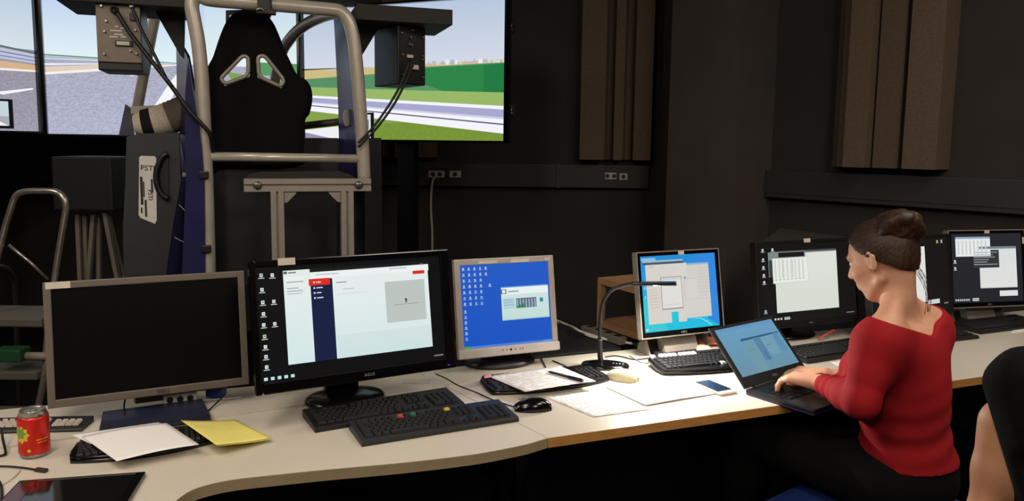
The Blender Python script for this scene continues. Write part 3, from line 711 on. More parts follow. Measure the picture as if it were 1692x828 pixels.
def nets(Fd, o, h):
    Fd = np.pad(Fd, 1, constant_values=1.0); o = o-h
    S = Fd < 0
    c = np.zeros(tuple(x-1 for x in S.shape), np.uint8)
    offs = [(i, j, k) for i in (0, 1) for j in (0, 1) for k in (0, 1)]
    nx, ny, nz = c.shape
    for (i, j, k) in offs: c += S[i:i+nx, j:j+ny, k:k+nz]
    act = (c > 0) & (c < 8); ijk = np.argwhere(act)
    idx = np.full(c.shape, -1, np.int64); idx[act] = np.arange(len(ijk))
    V = np.stack([Fd[ijk[:, 0]+i, ijk[:, 1]+j, ijk[:, 2]+k] for (i, j, k) in offs], 1)
    pos = np.zeros((len(ijk), 3)); cnt = np.zeros(len(ijk))
    for a in range(8):
        for ax in range(3):
            oa = offs[a]
            if oa[ax]: continue
            ob = list(oa); ob[ax] = 1; b = offs.index(tuple(ob))
            va, vb = V[:, a], V[:, b]; mk = (va < 0) != (vb < 0)
            t = np.where(mk, va/np.where(mk, va-vb, 1), 0)
            p = np.array(oa, float)[None, :].repeat(len(ijk), 0); p[:, ax] += t
            pos[mk] += p[mk]; cnt += mk
    pos = o + (ijk + pos/cnt[:, None])*h
    faces = []
    for ax in range(3):
        sl0 = [slice(None)]*3; sl1 = [slice(None)]*3; sl0[ax] = slice(0, -1); sl1[ax] = slice(1, None)
        A = S[tuple(sl0)]; Bq = S[tuple(sl1)]; e = np.argwhere(A != Bq)
        u, v = (ax+1) % 3, (ax+2) % 3
        q = []
        for (du, dv) in ((-1, -1), (0, -1), (0, 0), (-1, 0)):
            cc = e.copy(); cc[:, u] += du; cc[:, v] += dv; q.append(idx[cc[:, 0], cc[:, 1], cc[:, 2]])
        q = np.stack(q, 1); ins = A[e[:, 0], e[:, 1], e[:, 2]]
        q = np.where(ins[:, None], q, q[:, ::-1]); faces.append(q)
    return pos, np.concatenate(faces)
def poly2d(P2, pts):
    pts = np.array(pts, float); d = np.full(len(P2), 1e9); sgn = np.ones(len(P2)); n = len(pts); j = n-1
    for i in range(n):
        e = pts[j]-pts[i]; wv = P2-pts[i]; t = np.clip((wv@e)/(e@e), 0, 1); b = wv-t[:, None]*e; d = np.minimum(d, (b*b).sum(1))
        c1 = P2[:, 1] >= pts[i, 1]; c2 = P2[:, 1] < pts[j, 1]; c3 = e[0]*wv[:, 1] > e[1]*wv[:, 0]
        fl = (c1 & c2 & c3) | (~c1 & ~c2 & ~c3); sgn = np.where(fl, -sgn, sgn); j = i
    return sgn*np.sqrt(d)

# ------------------------------------------------------------------ racing seat inside the cockpit
SB_ = 0.20
def sp2(px, py): q = rp(px, py, SB_); return (q.x, q.z)
ctr = sp2(428, 150)
so = catmull([Vector((*sp2(x, y), 0)) for x, y in [(404, 19), (387, 26), (373, 43), (362, 70), (353, 97), (345, 112), (343, 130), (345, 165), (347, 250), (349, 272), (420, 278), (499, 272), (501, 250), (503, 200), (510, 190), (515, 166), (513, 147), (505, 134), (490, 125), (481, 108), (470, 85), (460, 60), (449, 38), (430, 23), (404, 19)]], 3)
so = [(p.x, p.y) for p in so[:-1]]
holes = [[(366, 133), (402, 96), (411, 99), (411, 128), (374, 142)], [(426, 98), (437, 96), (469, 136), (463, 146), (428, 130)]]
hol = [[sp2(x, y) for x, y in hh] for hh in holes]
def seatf(P):
    x, y, z = P[:, 0], P[:, 1], P[:, 2]
    yy = y - (-0.05*np.cos(np.clip((x-ctr[0])/0.26, -1.5, 1.5)) + 0.10*np.clip((ctr[1]-z), 0, 1)*-0.3)
    P2 = np.stack([x, z], 1); rd_ = 0.035
    d2 = poly2d(P2, so)+rd_; dz = np.abs(yy)-0.055+rd_
    d = np.minimum(np.maximum(d2, dz), 0)+np.sqrt(np.maximum(d2, 0)**2+np.maximum(dz, 0)**2)-rd_
    for hh in hol: d = np.maximum(d, -(poly2d(P2, hh)-0.006))
    return d
seat = thing('racing_seat', 'black bucket seat with two grey-rimmed harness slots', 'seat', RO+RG*SB_, RA)
xs = [p[0] for p in so]; zs = [p[1] for p in so]
Sdf().fn(seatf).build('seat_shell', FABRIC, (min(xs)-.03, -.14, min(zs)-.03), (max(xs)+.03, .14, max(zs)+.03), 0.0075, seat)
for hh in hol:
    n = len(hh); c = Vector((sum(p[0] for p in hh)/n, sum(p[1] for p in hh)/n))
    pp = []
    for i in range(n):                       # rounded corners
        p0, p1, p2 = Vector(hh[i-1]), Vector(hh[i]), Vector(hh[(i+1) % n])
        a, b = p1.lerp(p0, min(.35, .02/(p0-p1).length)), p1.lerp(p2, min(.35, .02/(p2-p1).length))
        for t in (0, .25, .5, .75, 1): pp.append((a.lerp(p1, t)).lerp(p1.lerp(b, t), t))
    yb = lambda x: -0.05*math.cos((x-ctr[0])/0.26)-0.057
    MB().tube([Vector((p.x, yb(p.x), p.y)) for p in pp], 0.0085, 8, None, True).build('harness_trim', mat('trim_grey', (150, 142, 128), .4, .3), seat)

# ------------------------------------------------------------------ monitors
M4W, M4H, M4X, M4Y, M4Z, M4A, M4T = .37, .31, .632, 2.812, .970, 24.5, 10.4
def txtlines(x0, y0, x1, n, dy, c, rnd, th=.006):
    return [Rc(x0, y0+i*dy, x0+(x1-x0)*rnd.uniform(.5, 1), y0+i*dy+th, c) for i in range(n)]
def icons(pts, s, asp, rnd, cols=None):
    out = []
    for (u, v) in pts:
        c = rnd.choice(cols or [(230, 234, 236), (235, 240, 240), (205, 220, 230), (226, 216, 150)])
        out += [Rc(u-s*.4, v, u+s*.4, v+s*asp*.85, c), Rc(u-s*.2, v+s*asp*.2, u+s*.28, v+s*asp*.6, rnd.choice([(120, 150, 170), (180, 190, 190), (90, 140, 160), (200, 190, 120)])),
                Rc(u-s*.75, v+s*asp*1.05, u+s*.75, v+s*asp*1.25, (196, 204, 204))]
    return out
def monitor(label, w, h, c, yaw, tilt, bz, fm, items, smat, stand, base_y=0.06, logo=None, notes=(), chin=None, zdesk=DZ, logom=None, grp=None, depth=.03, backm=None):
    r = thing('monitor', label, 'monitor', (c[0], c[1], zdesk), yaw, grp)
    M = tr(0, 0, c[2]-zdesk) @ rotx(-tilt)
    l, t, rr, b = bz; mb = MB(); ch = .003
    mb.box((-w/2+l/2, .012, 0), (l, .024, h), M, ch).box((w/2-rr/2, .012, 0), (rr, .024, h), M, ch)
    mb.box((0, .012, h/2-t/2), (w-l-rr+.006, .0235, t), M, ch).box((0, .012, -h/2+b/2), (w-l-rr+.006, .0235, b), M, ch)
    mb.build('bezel', fm, r)
    cx, cz = (l-rr)/2, (b-t)/2
    DW, DH = w-l-rr, h-t-b
    MB().box((cx, .010, cz), (DW+.004, .010, DH+.004), M).build('display', SCREEN_OFF, r)
    MB().box((0, .03, 0), (w-.006, .016, h-.006), M, .004).prism([(-w*.36, .036), (w*.36, .036), (w*.28, .036+depth), (-w*.28, .036+depth)], -h*.36, h*.34, M).build('back_cover', backm or BLACKP, r)
    if items: art('screen_picture', r, M @ tr(cx, .0046, cz), DW, DH, items, smat)
    if logo: text(logo[0], logo[1], 'logo', logom or LOGOW, r, M @ tr(logo[2] if len(logo) > 2 else 0, -.0008, -h/2+b*(logo[3] if len(logo) > 3 else .5)), .0003, 1.15)
    for (u, v, nw, nh) in notes:                     # paper labels stuck on the frame
        MB().box((u*w/2, -.001, v*h/2), (nw, .0012, nh), M).build('paper_label', LABELM, r)
    zb = c[2]-zdesk
    if stand == 'flat':                              # flat column on a broad plate
        MB().prism([(-.045, 0), (.045, 0), (.05, .02), (-.05, .02)], .012, zb+.06, tr(0, .052, 0)).build('stand_neck', mat('stand_grey', (92, 86, 80), .45, .1), r)
        mb = MB(); mb.prism([(-.135, -.10), (.135, -.10), (.128, .055), (-.128, .055)], 0.0006, .014, tr(0, base_y-.01, 0)); mb.build('stand_base', mat('base_blueblack', (34, 38, 58), .4), r)
    elif stand == 'round':
        MB().lathe([(.118, .0006), (.12, .006), (.112, .014), (.06, .024), (.04, .026)], 40, tr(0, base_y-.03, 0), 1.0, .78).build('stand_base', mat('base_gloss', (11, 11, 12), .22), r)
        MB().box((0, base_y+.012, .02+(zb-.03)/2), (.105, .03, zb-.03), None, .008).build('stand_neck', GLOSSB, r)
    elif stand == 'oval':
        MB().lathe([(.13, .0006), (.132, .008), (.118, .02), (.07, .03)], 40, tr(0, base_y-.03, 0), 1, .72).build('stand_base', mat('base_char', (30, 30, 31), .4), r)
        MB().box((0, base_y+.0, .025+(zb-.03)/2), (.13, .035, zb-.03), None, .01).build('stand_neck', BLACKP, r)
    elif stand == 'wedge':                           # sloping silver foot with a dark plate behind
        MB().prism([(-.03, .0), (.012, .0), (.075, zb-.08), (.05, zb-.08)], -.075, .075, Matrix(((0, 0, 1, 0), (1, 0, 0, base_y-.05), (0, 1, 0, 0.014), (0, 0, 0, 1)))).build('stand_neck', SILVER, r)
        MB().box((0, base_y-.0, .0075), (.22, .17, .014), None, .005).build('stand_base', mat('base_grey', (46, 46, 47), .4), r)
        for sx in (-1, 1): MB().prism([(-.05, 0), (.04, 0), (.03, .035), (-.02, .055)], 0, .004, tr(sx*.135, base_y-.02, .0006) @ rotz(R(90)) @ rotx(R(90))).build('stand_wing', SILVER, r)
    if chin: chin(r, M)
    return r
rnd = random.Random(5)
DARKDESK = (6, 8, 9)
monitor('grey framed monitor with a dark switched-off screen at left', .51, .335, (-1.005, 2.101, .963), R(27.2), R(7.8), (.019, .019, .019, .022), mat('taupe_plastic', (104, 94, 84), .45, .1), None, None, 'flat', -.03,
        ('DELL', .014, .025), [(-.86, .945, .058, .018)], logom=LOGOD, zdesk=DZ+.0056)
# ASUS monitor with the web page
it = [Rc(0, 0, 1, 1, DARKDESK, (8, 10, 12))]
it += [Rc(.135, .045, .925, .87, (236, 242, 240), (216, 236, 236)), Rc(.27, .045, .93, .075, (20, 24, 26)), Rc(.135, .055, .27, .1, (232, 238, 238)),
       Rc(.137, .052, .155, .075, (90, 100, 96)), Rc(.16, .06, .2, .072, (120, 128, 128)),
       Rc(.275, .075, .93, .135, (240, 246, 245)), Rc(.27, .14, .385, .87, (20, 30, 66)), Rc(.262, .135, .372, .195, (226, 44, 30)),
       Rc(.395, .66, .925, .87, (216, 230, 230), (208, 230, 230)), Rc(.67, .215, .9, .6, (192, 200, 196)), Rc(.835, .13, .905, .162, (216, 48, 30)),
       Rc(.78, .385, .792, .405, (60, 66, 66)), Rc(.783, .405, .79, .425, (60, 66, 66)), Rc(.71, .435, .86, .44, (140, 150, 146)), Rc(.3, .095, .42, .105, (190, 200, 200)), Rc(.7, .09, .8, .098, (170, 180, 180)),
       Rc(.405, .18, .46, .188, (120, 130, 134)), Rc(.44, .245, .5, .25, (160, 168, 170)), Rc(.41, .29, .57, .293, (196, 204, 204)), Rc(.88, .068, .9, .08, (150, 160, 158))]
for i, v in enumerate((.16, .21, .255, .3)): it += [Rc(.285, v, .293, v+.014, (236, 238, 240)), Rc(.3, v+.002, .325+.008*(i % 2), v+.012, (210, 214, 224))]
it += [Rc(.145, .1, .24, .13, (240, 244, 243)), Rc(.15, .145, .235, .153, (150, 160, 160)), Rc(.15, .2, .21, .208, (160, 168, 168)), Rc(.15, .225, .23, .233, (160, 168, 168)), Rc(.15, .25, .225, .256, (170, 178, 178))]
it += icons([(.028, .055), (.082, .06), (.028, .18), (.028, .29), (.082, .29), (.028, .39), (.026, .485), (.08, .485), (.027, .585), (.028, .675), (.028, .76), (.028, .85)], .02, 1.78, rnd)
it += [Rc(.012+.033*i, .955, .03+.033*i, .982, rnd.choice([(200, 224, 226), (120, 200, 216), (240, 244, 244)])) for i in range(5)] + [Rc(.93, .955, .985, .968, (120, 130, 130))]
def chin2(r, M):
    MB().box((.263, -.0006, -.165), (.007, .001, .0025), M).build('power_light', emat('violet_led', (80, 60, 220), 1.0), r)
monitor('wide black monitor showing a web page with navy side bar', .575, .352, (-.424, 2.105, 1.022), R(29.8), R(9.9), (.016, .017, .03, .031), GLOSSB, it, SCR, 'round', .165, ('ASUS', .012, .02), [(-.66, .965, .046, .019)], chin2, zdesk=DZ+.0056)
# silver monitor with the blue desktop
it = [Rc(0, 0, 1, 1, (34, 92, 200), (24, 84, 196)), Rc(0, .975, 1, 1, (70, 130, 220)), Rc(0, .975, .07, 1, (60, 170, 70)), Rc(.9, .975, 1, 1, (60, 160, 230))]
it += icons([(.035+.062*c, .03+.07*r) for r in range(7) for c in range(5) if not (c == 4 and r > 1)]+[(.035, .54+.065*i) for i in range(6)]+[(.32, .24)], .022, 1.25, rnd, [(220, 232, 244), (200, 220, 240), (160, 196, 234)])
it += [Rc(.44, .285, .985, .7, (214, 234, 232), (198, 224, 218)), Rc(.44, .285, .985, .3, (90, 150, 220)), Rc(.44, .3, .985, .385, (236, 246, 246)), Rc(.44, .318, .5, .375, (60, 70, 80)), Rc(.452, .325, .488, .368, (236, 244, 244)), Rc(.52, .34, .64, .36, (150, 176, 190)),
       Rc(.46, .43, .59, .56, (180, 214, 222)), Rc(.46, .45, .57, .455, (120, 150, 170)), Rc(.46, .48, .57, .485, (120, 150, 170)), Rc(.46, .51, .58, .515, (120, 150, 170)), Rc(.605, .44, .84, .56, (66, 78, 90)), Rc(.88, .45, .92, .5, (50, 140, 160)), Rc(.44, .69, .985, .7, (150, 190, 200))]
it += [Rc(.61+.0335*i, .45, .612+.0335*i+.02, .56, (150, 170, 196)) for i in range(7)] + [Rc(.61+.0335*i, .53-.012*i, .63+.0335*i, .56, (50, 150, 90)) for i in range(3)]
def chin3(r, M):
    mb = MB()
    for u in (-.03, -.014, 0, .017, .034, .044): mb.cyl(M @ Vector((.0+u, -.006, -.148)), M @ Vector((u, -.0095, -.148)), .0042 if u == 0 else .0022, None, 10)
    mb.build('button', LOGOD, r)
    MB().box((0, -.003, -.1505), (.374, .012, .03), M, .004).build('control_bar', LIGHTP, r)
monitor('silver square monitor showing a bright blue desktop', .37, .335, (-.012, 2.594, .957), R(23.1), R(10.3), (.021, .021, .021, .034), mat('silver_frame', (176, 168, 160), .4, .15), it, SCR, 'oval', .1, None,
        [(-.35, .92, .07, .011), (.3, .92, .07, .013), (.87, .92, .022, .011)], chin3)
# square monitor with grey windows on blue-cyan
CY1, CY2 = (36, 140, 220), (30, 196, 226)
it = [Rc(0, 0, 1, 1, CY1, CY2), Pg([(.7, 0), (1, 0), (1, 1), (.85, .9)], (50, 140, 226)), Pg([(0, .55), (.2, .6), (.3, 1), (0, 1)], (40, 206, 220))]
it += [Rc(.015, .025, .2, .06, (150, 196, 224)), Rc(.58, .125, .9, .83, (214, 210, 202)), Rc(.58, .125, .9, .15, (150, 186, 214)), Rc(.03, .06, .56, .115, (70, 90, 110)), Rc(.03, .06, .56, .085, (160, 190, 206)), Rc(.06, .115, .56, .9, (218, 214, 206)),
       Rc(.36, .76, .45, .95, (34, 200, 222)), Rc(.45, .55, .9, .86, (216, 213, 205)), Rc(.45, .115, .6, .3, (220, 216, 208)), Rc(.55, .33, .75, .62, (206, 202, 196)), Rc(.56, .34, .74, .61, (218, 214, 207)),
       Rc(.245, .29, .52, .72, (92, 92, 96)), Rc(.25, .295, .515, .71, (228, 226, 220)), Rc(.25, .295, .515, .33, (206, 210, 212)), Rc(.27, .66, .49, .665, (190, 190, 186)),
       Rc(.02, .95, .05, .985, (160, 226, 236)), Rc(.06, .955, .3, .98, (90, 190, 220)), Pg([(.55, .865), (.75, .875), (.84, .93), (.9, .985), (.88, .985), (.82, .935), (.74, .885)], (150, 226, 244))]
for i in range(9): it.append(Rc(.08, .36+.04*i, .2, .366+.04*i, (188, 184, 178)))
for i in range(11): it.append(Rc(.76, .19+.042*i, .88, .195+.042*i, (192, 188, 182)))
it += [Rc(.1, .14, .16, .146, (160, 160, 156)), Rc(.6, .82, .9, .825, (190, 186, 180))] + icons([(.04, .4), (.04, .52)], .022, 1.25, rnd, [(190, 236, 240)])
monitor('black monitor with thin silver rim showing grey windows on cyan, behind the gooseneck lamp', M4W, M4H, (M4X, M4Y, M4Z), R(M4A), R(M4T), (.0155, .014, .0155, .02), GLOSSB, it, SCR, 'wedge', .06, ('DELL', .011), [(0.06, .95, .026, .014)],
        lambda r, M: MB().box((-M4W/2, .012, 0), (.004, .026, M4H), M).box((M4W/2, .012, 0), (.004, .026, M4H), M).box((0, .012, M4H/2+.001), (M4W+.004, .026, .004), M).box((0, .012, -M4H/2-.001), (M4W+.004, .026, .004), M).build('rim', SILVER, r), backm=SILVER)
# right-hand monitors
it = [Rc(0, 0, 1, 1, (20, 18, 17), (24, 22, 21)), Rc(.16, .11, .82, .88, (226, 230, 222), (218, 224, 214)), Rc(.16, .09, .82, .125, (70, 76, 78)), Rc(.16, .115, .82, .12, (190, 198, 196)), Rc(.095, .1, .48, .42, (128, 138, 138)), Rc(.2, .11, .47, .17, (24, 24, 25)), Rc(.135, .18, .5, .5, (236, 238, 232)), Rc(.13, .5, .505, .504, (170, 174, 170)), Rc(.1, .2, .135, .42, (60, 64, 66)), Rc(.5, .14, .504, .5, (190, 194, 190))]
it += [Rc(.155+.041*i, .2, .172+.041*i, .44, (212, 214, 208)) for i in range(8)] + [Rc(.155+.041*i, .45, .175+.041*i, .462, (170, 172, 168)) for i in range(8)] + [Rc(.235, .2, .238, .44, (120, 124, 120)), Rc(.34, .2, .343, .44, (120, 124, 120))]
it += icons([(.045, .05), (.145, .05), (.045, .17), (.045, .27), (.045, .37), (.045, .46), (.045, .83)], .024, 1.5, rnd) + [Rc(.13+.03*i, .945, .148+.03*i, .97, (200, 208, 206)) for i in range(3)] + [Rc(.23, .94, .29, .975, (170, 180, 178)), Rc(.9, .95, .985, .965, (110, 112, 110))]
monitor('black monitor showing a white window, behind the open laptop', .52, .345, (1.188, 3.026, .977), R(23.6), R(8.4), (.015, .015, .015, .025), BLACKP, it, SCR, 'round', .13, ('ASUS', .009), [(0.0, .97, .034, .016)])
it = [Rc(0, 0, 1, 1, (24, 20, 19), (24, 21, 20)), Rc(.2, .1, .69, .86, (232, 232, 226), (226, 228, 222)), Rc(.69, .84, .86, .9, (214, 214, 208))] + icons([(.87, .03), (.93, .03)], .022, 1.5, rnd) + [Rc(.02+.03*i, .945, .04+.03*i, .97, (196, 204, 202)) for i in range(6)] + [Rc(.92, .9, .98, .92, (120, 120, 118))]
monitor('black monitor right behind the head of the woman in red', .53, .345, (1.655, 3.125, .982), R(29), R(7.9), (.015, .015, .02, .025), BLACKP, it, SCR, 'round', .12)
it = [Rc(0, 0, 1, 1, (40, 40, 46), (36, 36, 42)), Rc(.39, .22, .92, .8, (222, 226, 226), (228, 228, 226)), Rc(.3, .24, .67, .5, (52, 54, 56)), Rc(.06, .06, .55, .33, (234, 238, 238)), Rc(.06, .045, .55, .075, (150, 170, 190)), Rc(.39, .19, .92, .225, (120, 130, 140)), Rc(.66, .84, .92, .92, (226, 228, 228)), Rc(.39, .79, .92, .8, (160, 166, 168))]
it += [Rc(.09+.055*i, .1, .11+.055*i, .3, (206, 208, 206)) for i in range(8)] + [Rc(.31, .27+.035*i, .31+rnd.uniform(.15, .34), .28+.035*i, (170, 174, 176)) for i in range(6)] + icons([(.045, .38), (.045, .48)], .03, 1.3, rnd) + [Rc(.03+.03*i, .945, .05+.03*i, .972, (196, 204, 202)) for i in range(7)] + [Rc(.27, .935, .36, .98, (180, 186, 184))]
monitor('silver-rimmed black monitor farthest right at the photo edge', .405, .34, (2.131, 3.398, .985), R(12.7), R(8.9), (.016, .014, .016, .02), GLOSSB, it, SCR, 'wedge', .09, ('DELL', .010), [(0.0, .96, .026, .013), (.96, .72, .012, .03)],
        lambda r, M: MB().box((-.2025, .012, 0), (.005, .026, .34), M).box((.2025, .012, 0), (.004, .026, .34), M).box((0, .012, .171), (.41, .026, .004), M).box((0, .012, -.171), (.41, .026, .004), M).build('rim', SILVER, r), backm=SILVER)

# ------------------------------------------------------------------ keyboards
KC = {}
def keymesh(wd, dp, hh, m):
    k = (round(wd, 4), round(dp, 4), m.name)
    if k not in KC:
        i = .0022; vs = [(-wd/2, -dp/2, 0), (wd/2, -dp/2, 0), (wd/2, dp/2, 0), (-wd/2, dp/2, 0), (-wd/2+i, -dp/2+i, hh), (wd/2-i, -dp/2+i, hh), (wd/2-i, dp/2-i*.6, hh), (-wd/2+i, dp/2-i*.6, hh)]
        KC[k] = MB().add(vs, [(3, 2, 1, 0), (4, 5, 6, 7), (0, 1, 5, 4), (1, 2, 6, 5), (2, 3, 7, 6), (3, 0, 4, 7)]).mesh('key', m)
    return KC[k]
def keyboard(label, fl, fr, depth, single=True, style='slim', special={}, body=None, keym=KEYB, length=None, cat='keyboard', zoff=0.0, tilt=0.0):
    """fl, fr: front corners on the desk"""
    v = fr-fl; Lk = length or v.length; a = math.atan2(v.y, v.x)
    r = thing('keyboard', label, cat, (fl.x, fl.y, DZ+0.0004+zoff), a)
    r.rotation_euler.x = tilt
    body = body or BLACKP
    hf, hb = .013, .022
    sl = math.atan2(hb-hf, depth)
    if style == 'slim':
        poly = [(0, 0), (depth, 0), (depth, hb), (.006, hf), (0, hf-.004)]
        MB().prism(poly, 0, Lk, Matrix(((0, 0, 1, 0), (1, 0, 0, 0), (0, 1, 0, 0), (0, 0, 0, 1)))).build('case', body, r)
        y0 = .018
    else:                                             # curved case with a bowed palm rest
        n = 16; pal = .032
        pts = [(Lk*.0, .02), (-.004, depth*.4), (.006, depth-.02), (.03, depth), (Lk-.03, depth), (Lk-.006, depth-.02), (Lk+.004, depth*.4), (Lk, .02)]
        low = [(Lk - Lk*i/n, .02 - pal*math.sin(math.pi*i/n)**.8) for i in range(1, n)]
        mb = MB(); mb.prism(pts+low, .0, .010, None, True); mb.prism([(Lk/2+(x-Lk/2)*.985, depth/2+(y-depth/2)*.97) for x, y in pts+low], .010, .017, None, True)
        mb.build('case', body, r); y0 = .016
    top = lambda y: hf+.0002+(hb-hf)*(y/depth) if style == 'slim' else .0172
    px = (Lk-.024)/23.0; py = (depth-y0-.016)/6.35
    rows = []
    for ri in range(6):
        y = y0+py*(ri+.5)+(py*.35 if ri == 5 else 0); x = 0; keys = []
        if ri == 0: ws = [1.4, 1.2, 1.2, 6.0, 1.2, 1.2, 1.2, 1.4]
        elif ri == 1: ws = [1.3]+[1]*11+[2.5]
        elif ri == 2: ws = [1.8]+[1]*11+[2.0]
        elif ri == 3: ws = [1.5]+[1]*12+[1.3]
        elif ri == 4: ws = [1]*13+[1.8]
        else: ws = None
        if ws:
            s = 14.8/sum(ws)
            for q in ws: keys.append((x+q*s/2, q*s)); x += q*s
        else:
            keys = [(.5, 1)]+[(2.4+i, 1) for i in range(4)]+[(6.85+i, 1) for i in range(4)]+[(11.3+i, 1) for i in range(4)]
        if ri in (4, 3, 5): keys += [(15.6+i, 1) for i in range(3)]
        elif ri == 1: keys += [(16.6, 1)]
        elif ri == 0: keys += [(15.6+i, 1) for i in range(3)]
        if ri < 5: keys += [(19.3+i, 1) for i in range(4)] if ri else [(19.8, 2), (21.3, 1), (22.3, 1)]
        for ki, (kx, kw) in enumerate(keys): rows.append((ri, ki, .012+kx*px, y, kw*px-.0022))
    mb = MB()
    for ri, ki, x, y, kw in rows:
        m = special.get((ri, ki), keym)
        if single:
            o = link('key', keymesh(kw, py-.002, .006, m), r, (x, y, top(y))); o.rotation_euler = (sl if style == 'slim' else 0, 0, 0)
        elif m is not keym:
            link('key', keymesh(kw, py-.002, .006, m), r, (x, y, top(y)))
        else:
            km = keymesh(kw, py-.002, .006, m)
            mb.add([v.co for v in km.vertices], [list(p.vertices) for p in km.polygons], False, tr(x, y, top(y)) @ rotx(sl if style == 'slim' else 0))
    if not single: mb.build('keys', keym, r)['kind'] = 'stuff'
    return r
REDK, GRNK, YELK, WHTK = mat('red_key', (200, 60, 60), .5), mat('green_key', (40, 110, 80), .5), mat('yellow_key', (210, 180, 60), .5), mat('white_key', (225, 225, 220), .5)
keyboard('black keyboard nearest the desk edge with a red and a yellow key', PZ(598, 739), PZ(851, 698), .138, True, 'slim', {(5, 5): REDK, (5, 7): GRNK, (5, 12): YELK}, mat('kb_grey_black', (34, 34, 35), .45), length=.445)
keyboard('black keyboard pushed against the round stand of the web page monitor', PZ(521, 716), PZ(760, 675), .136, True, 'slim', {}, None, length=.44)
keyboard('black keyboard under printed sheets and a pen, before the blue screen', PZ(818, 657), PZ(1012, 633), .17, False, 'curved', {}, mat('kb_gloss', (18, 18, 19), .3))
keyboard('rounded black keyboard with white function keys beside the laptop', PZ(1100, 624), PZ(1222, 612), .155, True, 'curved', {(5, i): WHTK for i in range(0, 9)} | {(0, 6): WHTK}, mat('kb_gloss', (18, 18, 19), .3), length=.43, tilt=R(6), zoff=.0035)
keyboard('black keyboard behind the laptop lid', PZ(1334, 602), PZ(1424, 588), .15, False, length=.44)
keyboard('black keyboard partly hidden behind the woman in red', PZ(1618, 560)-Vector((.43*.93, .43*.37, 0)), PZ(1618, 560), .14, False)
keyboard('black keyboard before the farthest right monitor', PZ(1620, 553), PZ(1692, 544), .15, False, length=.44)
a_ = PZ(103, 777); b_ = PZ(352, 741)
keyboard('glossy black keyboard under a white sheet beside the yellow papers', a_+(b_-a_).normalized()*.012+Vector((-.004, .012, 0)), b_+Vector((-.004, .012, 0)), .135, False, 'curved', {}, GLOSSB)
keyboard('pale grey keyboard behind the red soda can', PZ(135, 717)-Vector((.42, .045, 0)), PZ(135, 717), .075, False, 'slim', {}, BLACKP, mat('pale_key', (190, 180, 165), .5))

# ------------------------------------------------------------------ small things on the desks
Z0 = DZ+0.0006
# soda can
p = PZ(58, 752); p = p + Vector((0, .0, 0))
can = thing('soda_can', 'red soda can with a yellow-green emblem at the left', 'can', (p.x, p.y, Z0), R(20))
cs = 1.03
CANR = mat('can_red', (206, 38, 26), .3, .35, .05, 20)
MB().lathe([(.0325*cs, .011), (.033*cs, .016), (.033*cs, .096), (.0318*cs, .102)], 36).build('can_body', CANR, can)
MB().lathe([(.024*cs, 0), (.026*cs, 0), (.0285*cs, .004), (.0325*cs, .0112)], 36).build('can_foot', STEEL, can)
MB().lathe([(.0318*cs, .1018), (.0265*cs, .113), (.0272*cs, .116), (.0258*cs, .1165), (.0245*cs, .1125), (.01, .1125)], 36).build('can_lid', STEEL, can)
MB().lathe([(.006, .1128), (.009, .1128), (.009, .114), (.006, .114)], 14, tr(.004, -.006, 0), .8, 1.3).build('pull_tab', STEEL, can)
def wrap(poly, zc, a0, rad):                 # patch wrapped on the can; poly in (arc metres, height)
    vs = [(rad*math.cos(a0+x/rad), rad*math.sin(a0+x/rad), zc+z) for x, z in poly]; return vs
def patch(pts, zc, a0, m, name, off=.0004):
    n = len(pts); cx = sum(q[0] for q in pts)/n; cz = sum(q[1] for q in pts)/n; rings = 5
    vs = wrap([(cx, cz)], zc, a0, .033*cs+off); fs = []
    for r in range(1, rings+1): vs += wrap([(cx+(q[0]-cx)*r/rings, cz+(q[1]-cz)*r/rings) for q in pts], zc, a0, .033*cs+off)
    for k in range(n):
        fs.append((0, 1+k, 1+(k+1) % n))
        for r in range(rings-1): a = 1+r*n; fs.append((a+k, a+n+k, a+n+(k+1) % n, a+(k+1) % n))
    MB().add(vs, fs, True).build(name, m, can)
GRN = mat('can_green', (112, 150, 40), .35); YEL = mat('can_yellow', (222, 180, 50), .35)
av = math.atan2(-p.y, -p.x)-R(20)
st_ = lambda k, a, b: [((a if i % 2 else b)*math.cos(i*math.pi/k), (a if i % 2 else b)*math.sin(i*math.pi/k)) for i in range(2*k)]
patch(st_(9, .017, .023), .062, av-R(52), YEL, 'emblem'); patch(st_(7, .011, .016), .066, av-R(54), GRN, 'emblem_leaf', .0008)
patch(st_(8, .004, .004), .023, av-R(20), YEL, 'emblem_dot'); patch([(-.014, -.0012), (.014, -.0012), (.014, .0012), (-.014, .0012)], .047, av+R(30), YEL, 'print_line'); patch([(-.012, -.0008), (.012, -.0008), (.012, .0008), (-.012, .0008)], .04, av+R(30), YEL, 'print_line')

